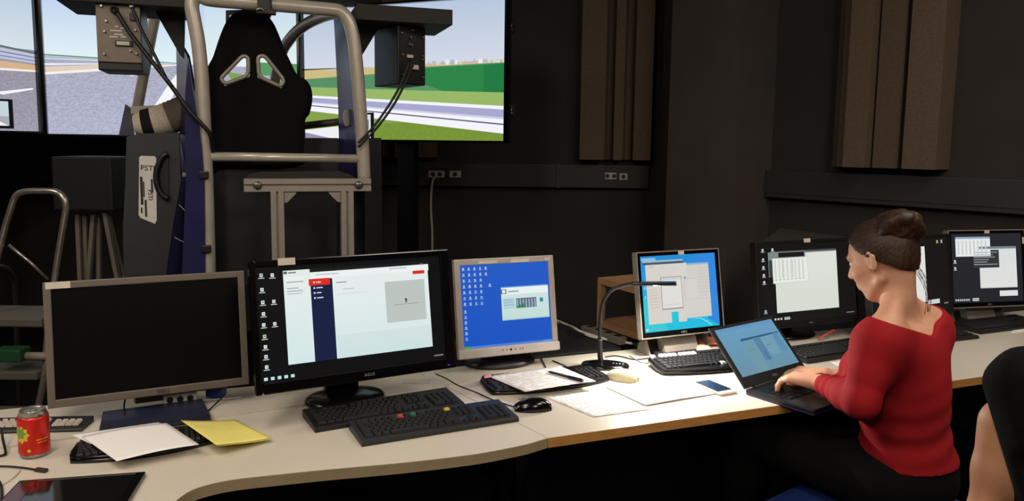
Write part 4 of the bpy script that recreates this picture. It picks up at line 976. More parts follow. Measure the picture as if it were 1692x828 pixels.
# printed paper material: faint lines of print along the sheet
def printed(name, per, dark, x0=.1, x1=.9):
    m = mat(name, (236, 233, 230), .85, 0, .012, 30); nt = m.node_tree; b = nt.nodes['Principled BSDF']
    tc = nt.nodes.new('ShaderNodeTexCoord'); sx = nt.nodes.new('ShaderNodeSeparateXYZ'); nt.links.new(tc.outputs['Generated'], sx.inputs[0])
    mu = nt.nodes.new('ShaderNodeMath'); mu.operation = 'MULTIPLY'; mu.inputs[1].default_value = per; nt.links.new(sx.outputs['Y'], mu.inputs[0])
    fr = nt.nodes.new('ShaderNodeMath'); fr.operation = 'FRACT'; nt.links.new(mu.outputs[0], fr.inputs[0])
    lt = nt.nodes.new('ShaderNodeMath'); lt.operation = 'LESS_THAN'; lt.inputs[1].default_value = .38; nt.links.new(fr.outputs[0], lt.inputs[0])
    n = nt.nodes.new('ShaderNodeTexNoise'); n.inputs['Scale'].default_value = 1; mp = nt.nodes.new('ShaderNodeMapping'); mp.inputs['Scale'].default_value = (12, per, 1); nt.links.new(tc.outputs['Generated'], mp.inputs[0]); nt.links.new(mp.outputs[0], n.inputs['Vector'])
    g = nt.nodes.new('ShaderNodeMath'); g.operation = 'GREATER_THAN'; g.inputs[1].default_value = .44; nt.links.new(n.outputs['Fac'], g.inputs[0])
    m1 = nt.nodes.new('ShaderNodeMath'); m1.operation = 'MULTIPLY'; nt.links.new(lt.outputs[0], m1.inputs[0]); nt.links.new(g.outputs[0], m1.inputs[1])
    a = nt.nodes.new('ShaderNodeMath'); a.operation = 'GREATER_THAN'; a.inputs[1].default_value = x0; nt.links.new(sx.outputs['X'], a.inputs[0])
    c = nt.nodes.new('ShaderNodeMath'); c.operation = 'LESS_THAN'; c.inputs[1].default_value = x1; nt.links.new(sx.outputs['X'], c.inputs[0])
    m2 = nt.nodes.new('ShaderNodeMath'); m2.operation = 'MULTIPLY'; nt.links.new(a.outputs[0], m2.inputs[0]); nt.links.new(c.outputs[0], m2.inputs[1])
    m3 = nt.nodes.new('ShaderNodeMath'); m3.operation = 'MULTIPLY'; nt.links.new(m1.outputs[0], m3.inputs[0]); nt.links.new(m2.outputs[0], m3.inputs[1])
    mx = nt.nodes.new('ShaderNodeMix'); mx.data_type = 'RGBA'; old = b.inputs['Base Color'].links[0].from_socket
    nt.links.new(m3.outputs[0], mx.inputs['Factor']); nt.links.new(old, mx.inputs[6]); mx.inputs[7].default_value = lin((dark, dark, dark+4)); nt.links.new(mx.outputs[2], b.inputs['Base Color'])
    return m
PRINT1 = printed('printed_sheet', 16, 205); PRINT2 = printed('report_sheet', 20, 165)
def paper(name, label, corners, m, zf=None, n=12, cat='paper', grp=None, th=.0004):
    """corners FL, FR, BR, BL as points; zf(u, v) height above the desk"""
    c = sum((q for q in corners), Vector())/4; d = corners[1]-corners[0]; a = math.atan2(d.y, d.x)
    Mi = (tr(c.x, c.y, Z0) @ rotz(a)).inverted()
    lc = [Mi @ Vector((q.x, q.y, Z0)) for q in corners]
    def f(u, v):
        q = lc[0].lerp(lc[1], u).lerp(lc[3].lerp(lc[2], u), v); return (q.x, q.y, th+.0002+(zf(u, v) if zf else 0))
    o = MB().sheet(f, n, n, th).build(name, m); o.location = (c.x, c.y, Z0); o.rotation_euler = (0, 0, a)
    return tag(o, label, cat, grp)
# sheet over the left keyboard, its near left corner curling down past the keys
ZK = .026
paper('paper_sheet', 'white sheet lying over the glossy keyboard in front of the grey monitor', [PZ(193, 763, DZ+.026), PZ(329, 733, DZ+.03), PZ(275, 701, DZ+.028), PZ(135, 722, DZ+.03)], PAPER, lambda u, v: ZK+.004*math.sin(u*3)+.004*v)
paper('paper_sheet', 'grey-shaded lower sheet under the one on the glossy keyboard', [PZ(150, 735, DZ+.024), PZ(300, 716, DZ+.026), PZ(262, 700, DZ+.024), PZ(118, 719, DZ+.027)], PRINT1, lambda u, v: ZK-.0012+.002*v)
for i, (dz, dx, dy) in enumerate([(.012, 0, 0), (.0085, .003, .004)]):
    paper('yellow_sheet', ['yellow paper sheet lying on top of the yellow pair', 'lower yellow paper sheet peeping out under the top one'][i], [PZ(357+dx*900, 750+dy*400, DZ+dz), PZ(448+dx*600, 724+dy*500, DZ+dz), PZ(389, 694, DZ+dz), PZ(299, 706, DZ+dz)], YPAPER, (lambda dz: lambda u, v: dz+.018*(1-u)**1.5+.004*(1-v)*(1-u))(dz))
# printed report on the middle keyboard, pen on it
paper('printed_report', 'printed white sheets lying on the keyboard under the blue screen', [PZ(868, 649, DZ+.024), PZ(985, 632, DZ+.024), PZ(925, 606, DZ+.026), PZ(806, 622, DZ+.026)], PRINT2, lambda u, v: .0255+.002*math.sin(u*2.5))
paper('printed_sheet', 'printed white sheet flat on the desk before the middle keyboard', [PZ(981, 690), PZ(1078, 677), PZ(1010, 642), PZ(896, 655)], PRINT2, lambda u, v: .001*math.sin(u*3)*v)
paper('paper_sheet', 'bright white sheet directly under the gooseneck lamp beside the phone', [PZ(1066, 672), PZ(1182, 652), PZ(1132, 628), PZ(1000, 641)], PAPER, lambda u, v: .0022+.0015*math.sin(u*4))
paper('paper_sheet', 'white sheet between the laptop and the keyboard behind it', [PZ(1400, 612), PZ(1448, 603), PZ(1425, 590), PZ(1372, 599)], PAPER)
paper('paper_sheet', 'small white sheet at the right photo edge by the keyboard', [PZ(1668, 552), PZ(1712, 547), PZ(1712, 541), PZ(1676, 543)], PAPER)
pk_ = paper('pink_note', 'tiny pink sticky note on the printed report corner', [PZ(800, 626, DZ+.03), PZ(812, 624, DZ+.03), PZ(811, 618, DZ+.03), PZ(799, 620, DZ+.03)], mat('pink_paper', (226, 150, 170), .8), lambda u, v: .0305, 3, 'note')
a, b = PZ(905, 614, DZ+.034), PZ(963, 629, DZ+.034)
pn = thing('pen', 'dark pen lying across the printed report', 'pen', (0, 0, 0))
MB().tube([a, a.lerp(b, .08), a.lerp(b, .6)], [.0012, .0038, .0042], 10).build('pen_barrel', BLACKP, pn); MB().tube([a.lerp(b, .6), b], [.0052, .0058], 10).build('pen_cap', GLOSSB, pn)
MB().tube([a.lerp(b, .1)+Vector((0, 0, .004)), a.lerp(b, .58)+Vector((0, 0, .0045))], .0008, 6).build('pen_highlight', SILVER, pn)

# mice
def mouse(label, p, a, ln, wd, ht, m, btn=None, wheel=True):
    r = thing('computer_mouse', label, 'mouse', (p.x, p.y, Z0), a)
    n, k = 14, 18; vs = []; fs = []
    for i in range(n+1):
        t = i/n; x = -ln/2+ln*t; wv = wd/2*max(.02, math.sin(math.pi*min(1, max(0, .06+.88*t))))**.45; hh = ht*max(.05, math.sin(math.pi*(.08+.84*t**.85)))**.6
        for j in range(k+1):
            an = math.pi*j/k; vs.append((x, -wv*math.cos(an), hh*math.sin(an)**.8))
    for i in range(n):
        for j in range(k): a0 = i*(k+1)+j; fs.append((a0, a0+k+1, a0+k+2, a0+1))
    fs.append([j for j in range(k+1)][::-1]); fs.append([n*(k+1)+j for j in range(k+1)])
    MB().add([(v[0], v[1], v[2]) for v in vs], [f[::-1] for f in fs], True).build('shell', m, r)
    if wheel:
        MB().cyl((ln*.24, -.0035, ht*.82), (ln*.24, .0035, ht*.82), .009, None, 14).build('scroll_wheel', mat('wheel_grey', (120, 120, 120), .4), r)
        MB().box((ln*.25, 0, ht*.885), (ln*.3, .0012, .002)).build('button_gap', BLACKP, r)
    return r
pm = PZ(880, 677); mouse('black computer mouse on the desk seam before the papers', pm, R(-172), .108, .062, .036, GLOSSB)
pm2 = PZ(1028, 627); mouse('cream computer mouse in front of the lamp base', pm2, R(150), .108, .062, .036, mat('cream_plastic', (222, 212, 172), .35), None, False)
pm3 = PZ(1163, 583); mouse('small beige mouse beside the orange card behind the laptop', pm3, R(120), .1, .055, .03, mat('beige_plastic', (196, 184, 164), .4), None, False)
cable('mouse_cable', 'thin black mouse cable curving from the web page monitor', [PZ(720, 618, DZ+.02), PZ(738, 626, DZ+.02), PZ(757, 637, DZ+.018), PZ(790, 650, DZ+.005), PZ(812, 660, DZ+.004), PZ(838, 669, DZ+.005), PZ(852, 673, DZ+.009)], .0022, CABLEB, 8)

# gooseneck desk lamp
bp_ = PZ(1000, 606)
lamp = thing('gooseneck_lamp', 'black gooseneck lamp with oval base and slim bar head', 'lamp', (bp_.x, bp_.y, Z0), R(-8))
MB().lathe([(.083, 0), (.085, .004), (.08, .011), (.05, .016), (.02, .018)], 40, None, 1.0, .62).build('base', GLOSSB, lamp)
Mi = (tr(bp_.x, bp_.y, Z0) @ rotz(R(-8))).inverted()
gp = [PY(993, 603, bp_.y), PY(991.5, 585, bp_.y), PY(991, 560, bp_.y), PY(992, 530, bp_.y), PY(996, 502, bp_.y-.005), PY(1008, 482, bp_.y-.01), PY(1026, 473, bp_.y-.015), PY(1046, 469, bp_.y-.02)]
gp = [Mi @ q for q in gp]; gp[0].z = .012
MB().tube(catmull(gp[:3], 4), .0095, 12).build('stem', BLACKP, lamp)
MB().tube(catmull(gp[2:], 6), .0065, 12).build('gooseneck', BLACKP, lamp)
h0, h1 = Mi @ PY(1044, 468.5, bp_.y-.02), Mi @ PY(1118, 468.5, bp_.y-.05)
hd = (h1-h0); HM = Matrix.LocRotScale((h0+h1)/2, hd.to_track_quat('X', 'Z'), None)
MB().box((0, 0, 0), (hd.length, .036, .011), HM, .004).build('head', GLOSSB, lamp)
MB().box((.01, 0, -.0057), (hd.length*.8, .02, .0006), HM).build('light_strip', emat('lamp_led', (255, 238, 210), 6.0), lamp)
mb = MB()
for i in range(4): mb.cyl((.028+.011*i, -.012, .0135), (.028+.011*i, -.012, .0175), .003, None, 10)
mb.build('button', LOGOW, lamp)
hw = tr(bp_.x, bp_.y, Z0) @ rotz(R(-8)) @ ((h0+h1)/2)
lo_ = area('desk_lamp_light', (hw.x, hw.y, hw.z-.012), (hw.x+.10, hw.y-.16, DZ), .11, .022, 7.5, (1, .94, .86))

# phone
c4 = [PZ(1178, 655), PZ(1220, 647), PZ(1180, 630), PZ(1136, 637)]
c = sum(c4, Vector())/4; d = (c4[1]+c4[2]-c4[0]-c4[3]); d = c4[0]-c4[3]; a = math.atan2(d.y, d.x)
ph = thing('mobile_phone', 'white mobile phone with dark blue display by the laptop', 'phone', (c.x, c.y, Z0+.0046), a)
MB().box((0, 0, 0), (.142, .07, .0085), None, .0035).build('body', mat('phone_white', (222, 214, 206), .3), ph)
MB().box((0, 0, .0044), (.108, .06, .0006)).build('display', mat('phone_glass', (30, 44, 62), .12), ph)
MB().lathe([(.0055, 0), (.0055, .0005)], 16, tr(.0615, 0, .0042)).build('home_button', LOGOW, ph)

# laptop
hc = Vector((.873, 2.434, Z0)); la = R(36.7)
lap = thing('laptop', 'open dark laptop with pale blue screen under the hands of the woman in red', 'laptop', hc, la)
MB().box((0, -.118, .011), (.34, .236, .014), None, .004).build('base', mat('laptop_grey', (28, 28, 31), .4), lap)
MB().box((0, -.118, .003), (.338, .234, .005), None, .002).build('underside', mat('laptop_violet', (70, 60, 120), .4), lap)
for sx in (-.15, .15): MB().cyl((sx, -.005, 0), (sx, -.005, .004), .008, None, 10).build('rubber_foot', BLACKP, lap)
MB().box((0, -.09, .0183), (.29, .105, .0008)).build('key_well', BLACKP, lap)
mb = MB()
for ri in range(5):
    for ci in range(14): mb.box((-.133+ci*.0205, -.052-ri*.0195, .0196), (.0175, .0165, .0022))
mb.build('keys', KEYB, lap)['kind'] = 'stuff'
MB().box((-.005, -.19, .0183), (.1, .06, .0008)).build('touchpad', mat('touchpad', (44, 44, 47), .35), lap)
LM = tr(0, 0, .018) @ rotx(R(-43))
MB().box((0, .004, .112), (.34, .007, .222), LM, .003).build('lid', mat('laptop_grey', (28, 28, 31), .4), lap)
MB().box((0, .0002, .112), (.336, .001, .218), LM).build('screen_frame', BLACKP, lap)
it = [Rc(0, 0, 1, 1, (112, 168, 206), (112, 156, 178)), Rc(0, 0, 1, .06, (104, 160, 204)), Pg([(.3, .28), (.97, .28), (.97, .31), (.3, .325)], (48, 92, 134)), Rc(.5, .31, .62, .8, (92, 140, 172)), Rc(.3, .4, .48, .97, (118, 162, 180)), Rc(.62, .33, .82, .72, (122, 168, 192)), Rc(.85, .3, .95, .7, (100, 150, 186)), Rc(.56, .6, .575, .82, (70, 116, 150)), Rc(.65, .5, .73, .515, (98, 140, 160)), Rc(.33, .53, .42, .54, (98, 140, 160))]
art('screen_picture', lap, LM @ tr(0, -.0005, .124), .306, .173, it, SCRLAP)
text('DELL', .012, 'logo', LOGOW, lap, LM @ tr(.0, -.0006, .018), .0003, 1.1)
MB().cyl((-.13, .0, .017), (.13, .0, .017), .006, None, 10).build('hinge', BLACKP, lap)

# tablet at the lower left
tb = [PZ(30, 836), PZ(232, 826), PZ(232, 786), PZ(52, 799)]
c = PZ(150, 838); d = PZ(230, 786)-PZ(50, 799); a = math.atan2(d.y, d.x); tc_ = PZ(140, 792)+Vector((math.sin(a), -math.cos(a), 0))*.095
tab = thing('tablet', 'black tablet lying at the lower left photo edge', 'tablet', (tc_.x, tc_.y, Z0+.0055), a)
MB().box((0, 0, 0), (.262, .18, .0105), None, .004).build('body', GLOSSB, tab)
MB().box((.012, -.002, .0055), (.2, .145, .0006)).build('display', mat('tablet_glass', (14, 15, 15), .08), tab)
MB().box((-.108, .01, .0055), (.036, .12, .0005)).build('red_reflection', mat('reflection_red', (72, 12, 14), .15), tab)  # red reflection on the tablet, put in as a coloured strip
MB().box((.012, .078, .0055), (.2, .006, .0004)).build('display_rim', mat('rim_grey', (74, 72, 64), .3), tab)
# cables at the left edge
cable('usb_cable', 'thin black cable with a micro plug before the soda can', [PZ(-40, 772), PZ(0, 770.5, DZ+.004), PZ(30, 772, DZ+.004), PZ(60, 776, DZ+.004)], .0022, CABLEB)
a, b = PZ(59, 775.5, DZ+.0045), PZ(77, 778, DZ+.0045); d = b-a
pl_ = tag(MB().box((0, 0, 0), (d.length, .012, .0075), Matrix.LocRotScale((a+b)/2, d.to_track_quat('X', 'Z'), None), .002).build('usb_plug', mat('plug_brown', (52, 42, 34), .5)), 'dark brown micro plug at the end of the thin cable', 'plug')
cable('white_cable', 'thin white cable looping on the desk left of the tablet', [PZ(-30, 812), PZ(4, 800, DZ+.003), PZ(25, 786, DZ+.003), PZ(33, 776, DZ+.0028)], .0016, CABLEW)
cable('black_cable', 'black bent cable at the left photo edge beside the soda can', [PZ(-20, 700, DZ+.05), PZ(0, 708, DZ+.04), PZ(5, 728, DZ+.02), PZ(9, 748, DZ+.006), PZ(2, 753, DZ+.004), PZ(-20, 756, DZ+.004)], .003, CABLEB)
cable('black_cable', 'black cable end standing at the lower left corner', [PZ(-8, 790, DZ+.004), PZ(1, 800, DZ+.004), PZ(3, 815, DZ+.004), PZ(2, 834, DZ+.004)], .003, CABLEB)
# power brick and plugs behind the grey monitor
zr = DZ+.006
p = PZ(291, 672, zr)
pb = thing('power_adapter', 'white socket block with plugs behind the grey monitor', 'adapter', (p.x, p.y+.03, zr), R(22))
MB().box((0, 0, .018), (.09, .045, .036), None, .004).build('block', LIGHTP, pb)
for q in (-.027, 0, .027): MB().cyl((q, -.022, .02), (q, -.024, .02), .009, None, 14).build('outlet', BLACKP, pb)
p = PZ(349, 662, zr)
tag(MB().box((p.x, p.y+.04, zr+.0155), (.05, .04, .03), None, .004).build('blue_connector', mat('blue_plastic', (40, 62, 130), .4)), 'blue plug between the grey monitor and the web page monitor', 'plug')
cable('black_cable', 'black cable dropping from behind the grey monitor to the desk', [PZ(372, 652, zr+.03), PZ(362, 662, zr+.012), PZ(347, 676, zr+.004), PZ(331, 688, DZ+.006), PZ(322, 693, DZ+.004)], .0022, CABLEB)
cable('black_cable', 'short black cable looping at the neck of the grey monitor', [PZ(207, 660, zr+.03), PZ(205, 672, zr+.02), PZ(207, 688, DZ+.02), PZ(212, 693, DZ+.008)], .0025, CABLEB)
cable('grey_cable', 'thin grey cable on the rear board right of the grey monitor', [PZ(270, 676, zr+.003), PZ(300, 668, zr+.003), PZ(330, 662, zr+.003), PZ(400, 657, zr+.003)], .0018, CABLEW)

# cables and power strip behind the middle of the desk
cable('black_cable', 'black cable on the desk back edge left of the lamp', [PZ(894, 592, DZ+.003), PZ(898, 600, DZ+.003), PZ(902, 608, DZ+.003)], .0022, CABLEB)
cable('black_cable', 'long black cable running from behind the blue screen to the lamp', [PZ(913, 596, DZ+.003), PZ(930, 603, DZ+.003), PZ(947, 610, DZ+.003), PZ(965, 613, DZ+.003)], .0022, CABLEB)
cable('black_cable', 'black cable winding behind the lamp toward the cyan monitor', [PZ(1000, 590, DZ+.003), PZ(1015, 588, DZ+.003), PZ(1030, 590, DZ+.003), PZ(1048, 594, DZ+.003), PZ(1070, 592, DZ+.003), PZ(1090, 586, DZ+.003)], .0022, CABLEB)
cable('grey_cable', 'grey cable tangle between the lamp and the rounded keyboard', [PZ(1040, 588, DZ+.003), PZ(1065, 600, DZ+.003), PZ(1085, 594, DZ+.003), PZ(1110, 590, DZ+.003), PZ(1140, 585, DZ+.003)], .002, mat('cable_grey', (120, 116, 110), .5))
cz_ = .7424
a, b = PZ(966, 541, cz_+.02), PZ(1030, 562, cz_+.02); b = a+(b-a).normalized()*min((b-a).length, .4); d = b-a
strip = thing('power_strip', 'beige power strip on the low cabinet behind the lamp', 'power strip', (0, 0, 0))
SM = Matrix.LocRotScale(Vector(((a.x+b.x)/2, (a.y+b.y)/2, cz_+.0152)), Vector((d.x, d.y, 0)).to_track_quat('X', 'Z'), None)
MB().box((0, 0, 0), (d.length, .04, .03), SM, .005).build('housing', mat('strip_beige', (104, 98, 88), .5), strip)
for i in range(4): MB().cyl((-d.length*.36+i*d.length*.24, 0, .0145), (-d.length*.36+i*d.length*.24, 0, .0158), .015, None, 16, SM).build('outlet', BLACKP, strip)
cable('white_cable', 'upper white cable sloping from the blue monitor to the power strip', [PZ(915, 528, .78), PZ(935, 536, .74), PZ(955, 546, cz_+.03), PZ(972, 552, cz_+.012), PZ(1000, 560, cz_+.008), PZ(1045, 568, cz_+.008)], .005, CABLEW)
cable('white_cable', 'lower white cable sloping from the blue monitor to the power strip', [PZ(915, 533, .77), PZ(930, 535, .74), PZ(948, 541, cz_+.03), PZ(975, 556, cz_+.008), PZ(1015, 563, cz_+.008)], .004, CABLEW)

# oak cart behind the cyan monitor
CY_ = 3.02
l_top = PY(988, 447, 3.2); r_bot = PY(1066, 476, 2.93)
fv = Vector((r_bot.x-l_top.x, r_bot.y-l_top.y, 0)); fl_ = Vector((l_top.x, l_top.y, 0)); Lc = fv.length; ca = math.atan2(fv.y, fv.x)
cart = thing('shelf_cart', 'oak shelf unit standing behind the desk and the cyan monitor', 'shelf', (fl_.x, fl_.y, 0), ca)
zt = .955; dpc = .34
MB().box((Lc/2, dpc/2, zt-.0125), (Lc, dpc, .025)).build('shelf', OAK, cart)
MB().box((Lc/2, dpc/2, .762), (Lc-.004, dpc, .025)).build('shelf', OAK, cart)
MB().box((Lc/2, dpc/2, .25), (Lc-.004, dpc, .025)).build('shelf', OAK, cart)
for (x, y) in [(.0125, .0125), (Lc-.0125, .0125), (.0125, dpc-.0125), (Lc-.0125, dpc-.0125)]:
    for z0_, z1_ in ((0, .2375), (.2625, .7495), (.7745, zt-.025)): MB().box((x, y, (z0_+z1_)/2), (.025, .025, z1_-z0_-.0006)).build('post', OAK, cart)
# orange card and papers behind the laptop
tag(MB().sheet(lambda u, v: (-.06+.12*u, -.02+.045*v, .012+.018*v+.006*math.sin(u*3)), 8, 4, .0008, tr(PZ(1180, 574).x, PZ(1180, 574).y, DZ) @ rotz(R(-8))).build('orange_card', mat('orange_card', (226, 140, 96), .7, 0, .2, 30)), 'orange printed card behind the laptop lid', 'card')
paper('paper_sheet', 'small pinkish sheet under the orange card', [PZ(1172, 588), PZ(1206, 583), PZ(1190, 570), PZ(1160, 574)], mat('pink_white_paper', (226, 208, 200), .8), lambda u, v: .004*v)
# red stick by the monitor behind the laptop
a, b = PZ(1352, 560, DZ+.01), PZ(1378, 546, DZ+.035)
tag(MB().tube([a, b], [.004, .006], 8).build('red_marker', mat('red_plastic', (190, 70, 60), .5)), 'thin red marker below the monitor behind the laptop', 'marker')

# ------------------------------------------------------------------ people
SKIN = mat('skin', (212, 158, 128), .55, 0, .04, 40, .05); SKINB = mat('skin_tan', (196, 140, 104), .55, 0, .04, 40, .05)
HAIR = mat('brown_hair', (52, 34, 24), .5, 0, .5, 26, .5, .4, 0, (9, 9, 1.2))
REDK_ = mat('red_knit', (150, 18, 26), .85, 0, .1, 260, .2, .25)
BLACKC = mat('black_cloth', (13, 13, 14), .92, 0, .2, 200, .2, .15)
def N(v): return np.array(v, float)
def unit(v): v = N(v); return v/np.linalg.norm(v)
def hand(S, w_, d, n, s, sc=1.0, curl=(18, 38, 30), spread=1.0, thumb=(.62, .62, -.35)):
    """adds palm, four fingers and thumb; w_ wrist, d finger direction, n back of the hand, s towards the thumb"""
    w_, d, n, s = N(w_), unit(d), unit(n), unit(s)
    offs = [.027, .009, -.009, -.026]; lens = [.068, .076, .070, .055]
    for o, ln in zip(offs, lens):
        kn = w_+(d*.088+s*o*1.02+n*.004)*sc
        S.cap(w_+d*.008*sc+s*o*.45*sc, kn, .0175*sc, .0118*sc, .016)
        an = 0; p = kn; rr = .0092 if ln > .06 else .008
        for seg, c, ra, rb in zip((.46, .30, .24), curl, (rr, rr*.93, rr*.86), (rr*.93, rr*.86, rr*.72)):
            an += c; dd = unit(d*math.cos(R(an))-n*math.sin(R(an))+s*o*2.4*spread*(1 if an < 60 else .3)); q = p+dd*ln*seg*sc; S.cap(p, q, ra*sc, rb*sc, .005); p = q
    b = w_+(d*.022+s*.022)*sc; m_ = b+unit(d*.62+s*.6-n*.2)*.042*sc; S.cap(b, m_, .0155*sc, .0118*sc, .014)
    e = m_+unit(d*.85+s*.35-n*.32)*.032*sc; S.cap(m_, e, .0112*sc, .0098*sc, .005); g = e+unit(d*.97+s*.05-n*.3)*.024*sc; S.cap(e, g, .0098*sc, .0076*sc, .005)
def frame(f):
    f = unit(f); l = np.array([-f[1], f[0], 0]); return f, l, np.array([0, 0, 1.])
def head(S, c, f, up, s=1.0):
    """face forward f, crown up; c = centre of the skull"""
    f = unit(f); up = unit(N(up)-f*np.dot(N(up), f)); l = np.cross(up, f); Rm = np.stack([l, f, up], 1)
    P = lambda x, y, z: N(c)+(l*x+f*y+up*z)*s
    S.ell(P(0, -.008, .025), N((.074, .094, .083))*s, Rm, .02)
    S.ell(P(0, .035, -.045), N((.056, .054, .066))*s, Rm, .02)
    S.cap(P(0, .052, -.098), P(0, .062, -.095), .021*s, .017*s, .014)                       # chin
    for sx in (-1, 1):
        S.cap(P(sx*.050, -.008, -.06), P(sx*.022, .05, -.098), .016*s, .016*s, .014)        # jaw
        S.ell(P(sx*.040, .058, -.028), N((.022, .02, .02))*s, Rm, .02)                      # cheek
        S.cap(P(sx*.012, .083, .022), P(sx*.045, .068, .022), .010*s, .009*s, .012)         # brow
        S.ell(P(sx*.073, -.008, -.008), N((.008, .017, .027))*s, Rm, .004)                  # ear
        S.cap(P(sx*.079, -.012, .018), P(sx*.081, -.022, .004), .0052*s, .0052*s, .004); S.cap(P(sx*.079, -.012, .018), P(sx*.078, .004, .012), .0052*s, .0045*s, .004)
        S.cap(P(sx*.081, -.022, .004), P(sx*.077, -.010, -.030), .0052*s, .006*s, .004)
    S.cap(P(0, .084, .012), P(0, .104, -.026), .0085*s, .0115*s, .012)                      # nose
    for sx in (-1, 1): S.ell(P(sx*.011, .094, -.030), N((.008, .009, .007))*s, Rm, .006)
    S.cap(P(-.018, .082, -.056), P(.018, .082, -.056), .0065*s, .0065*s, .006); S.cap(P(-.015, .081, -.067), P(.015, .081, -.067), .0075*s, .0075*s, .006)
    return P, Rm
def eyes(P, Rm, parent, s=1.0):
    for sx in (-1, 1):
        c = P(sx*.031, .070, .004)
        o = MB().lathe([(.0005, -.0115), (.006, -.0098), (.0102, -.005), (.0115, 0), (.0102, .005), (.006, .0098), (.0005, .0115)], 16, tr(*c)).build('eye', mat('eye_white', (228, 222, 216), .25), parent)
        q = P(sx*.031, .0815, .002); MB().lathe([(.0005, -.0045), (.004, -.002), (.0045, 0), (.004, .002), (.0005, .0045)], 12, tr(*q)).build('iris', mat('iris_brown', (54, 34, 22), .2), o)
        MB().tube([P(sx*.016, .090, .024), P(sx*.032, .086, .030), P(sx*.05, .070, .026)], .0028, 6).build('eyebrow', HAIR, parent)

# ---- woman in red at the laptop
V = lambda px, py, Y: N(PY(px, py, Y))
f, l, u = frame((-.62, .785, 0)); TR = np.stack([l, f, u], 1)
P0 = V(1497, 768, 2.13); P2 = V(1491, 548, 2.13); P0 = np.array([P0[0], P0[1], .575]); 
T = lambda x, y, z: P0+l*x+f*y+u*z            # pelvis frame
hsh = P2[2]-P0[2]
lean = (P2-P0); lean[2] = 0
A = lambda x, y, z: P0+lean*(z/hsh)+l*x+f*y+u*z   # leaning torso frame
shL, shR = A(.150, .0, hsh-.012), A(-.150, .0, hsh-.012)
elL, elR = V(1424, 664, 2.0), A(-.22, .10, .2)
wrL, wrR = V(1357, 633, 2.235), V(1366, 622, 2.37)
hc_ = V(1456, 427, 2.17)
hf = unit((-.60, .80, -.42)); hu = unit((-.15, .25, .95))
hipL, hipR = T(.085, .03, -.01), T(-.085, .03, -.01)
knL, knR = T(.10, .46, .0), T(-.10, .46, .0)
anL, anR = T(.10, .50, -.48), T(-.10, .50, -.48)
def torso(S, g):
    S.ell(A(0, -.01, .0), (.152+g, .118+g, .12+g), TR, .05)
    S.ell(A(0, 0, .16), (.126+g, .098+g, .15), TR, .08)
    S.ell(A(0, .005, .31), (.136+g, .105+g, .14), TR, .08)
    for sx in (-1, 1): S.ell(A(sx*.062, .085, .30), (.055+g, .05+g, .055+g), TR, .05)
    S.cap(A(-.124, -.005, hsh-.03), A(.124, -.005, hsh-.03), .062+g*.8, None, .06)
def arm(S, sh, el, wr, g, w_=1.0):
    S.cap(sh, N(sh)+(N(el)-N(sh))*.5, (.050+g)*w_, (.041+g)*w_, .05); S.cap(N(sh)+(N(el)-N(sh))*.5, el, (.041+g)*w_, (.036+g)*w_, .02)
    m_ = N(el)+(N(wr)-N(el))*.3; S.cap(el, m_, (.036+g)*w_, (.036+g)*w_, .02); S.cap(m_, wr, (.036+g)*w_, (.0235+g*.8)*w_, .02)
def legs(S, g):
    for hp_, kn_, an_ in ((hipL, knL, anL), (hipR, knR, anR)):
        S.cap(hp_, kn_, .082+g, .055+g, .05); m_ = kn_+(an_-kn_)*.3; S.cap(kn_, m_, .052+g, .053+g, .02); S.cap(m_, an_, .053+g, .034+g, .03)
nb_ = A(0, .012, hsh+.02); nt_ = hc_+(-hf*.044-hu*.050)
S = Sdf(); torso(S, 0); arm(S, shL, elL, wrL, 0); arm(S, shR, elR, wrR, 0); legs(S, 0)
for an_ in (anL, anR): S.cap(an_+f*.0+u*-.04, an_+f*.15-u*.06, .034, .026, .03)
for sx in (-1, 1): S.cap(A(sx*.125, -.012, hsh+.018), nt_+u*-.075-f*.0+l*sx*.02, .036, .027, .05)
S.cap(nb_-u*.03, nt_, .050, .041, .02)
HP, HR = head(S, hc_, hf, hu, .965)
hand(S, wrL, unit((-.76, .62, -.05)), (-.02, .02, 1), np.cross(unit((-.76, .62, -.05)), (0, 0, 1)), 1.0, (24, 36, 28))
dR = unit((-.80, .56, -.04)); hand(S, wrR, dR, (0, 0, 1), -np.cross(dR, (0, 0, 1)), 1.0, (20, 34, 28))
woman = S.build('person', SKIN, (.62, 1.80, .0), (1.55, 2.85, 1.42), .0048)
tag(woman, 'woman in a red V-back sweater typing on the laptop, hair in a bun', 'person')
eyes(HP, HR, woman)
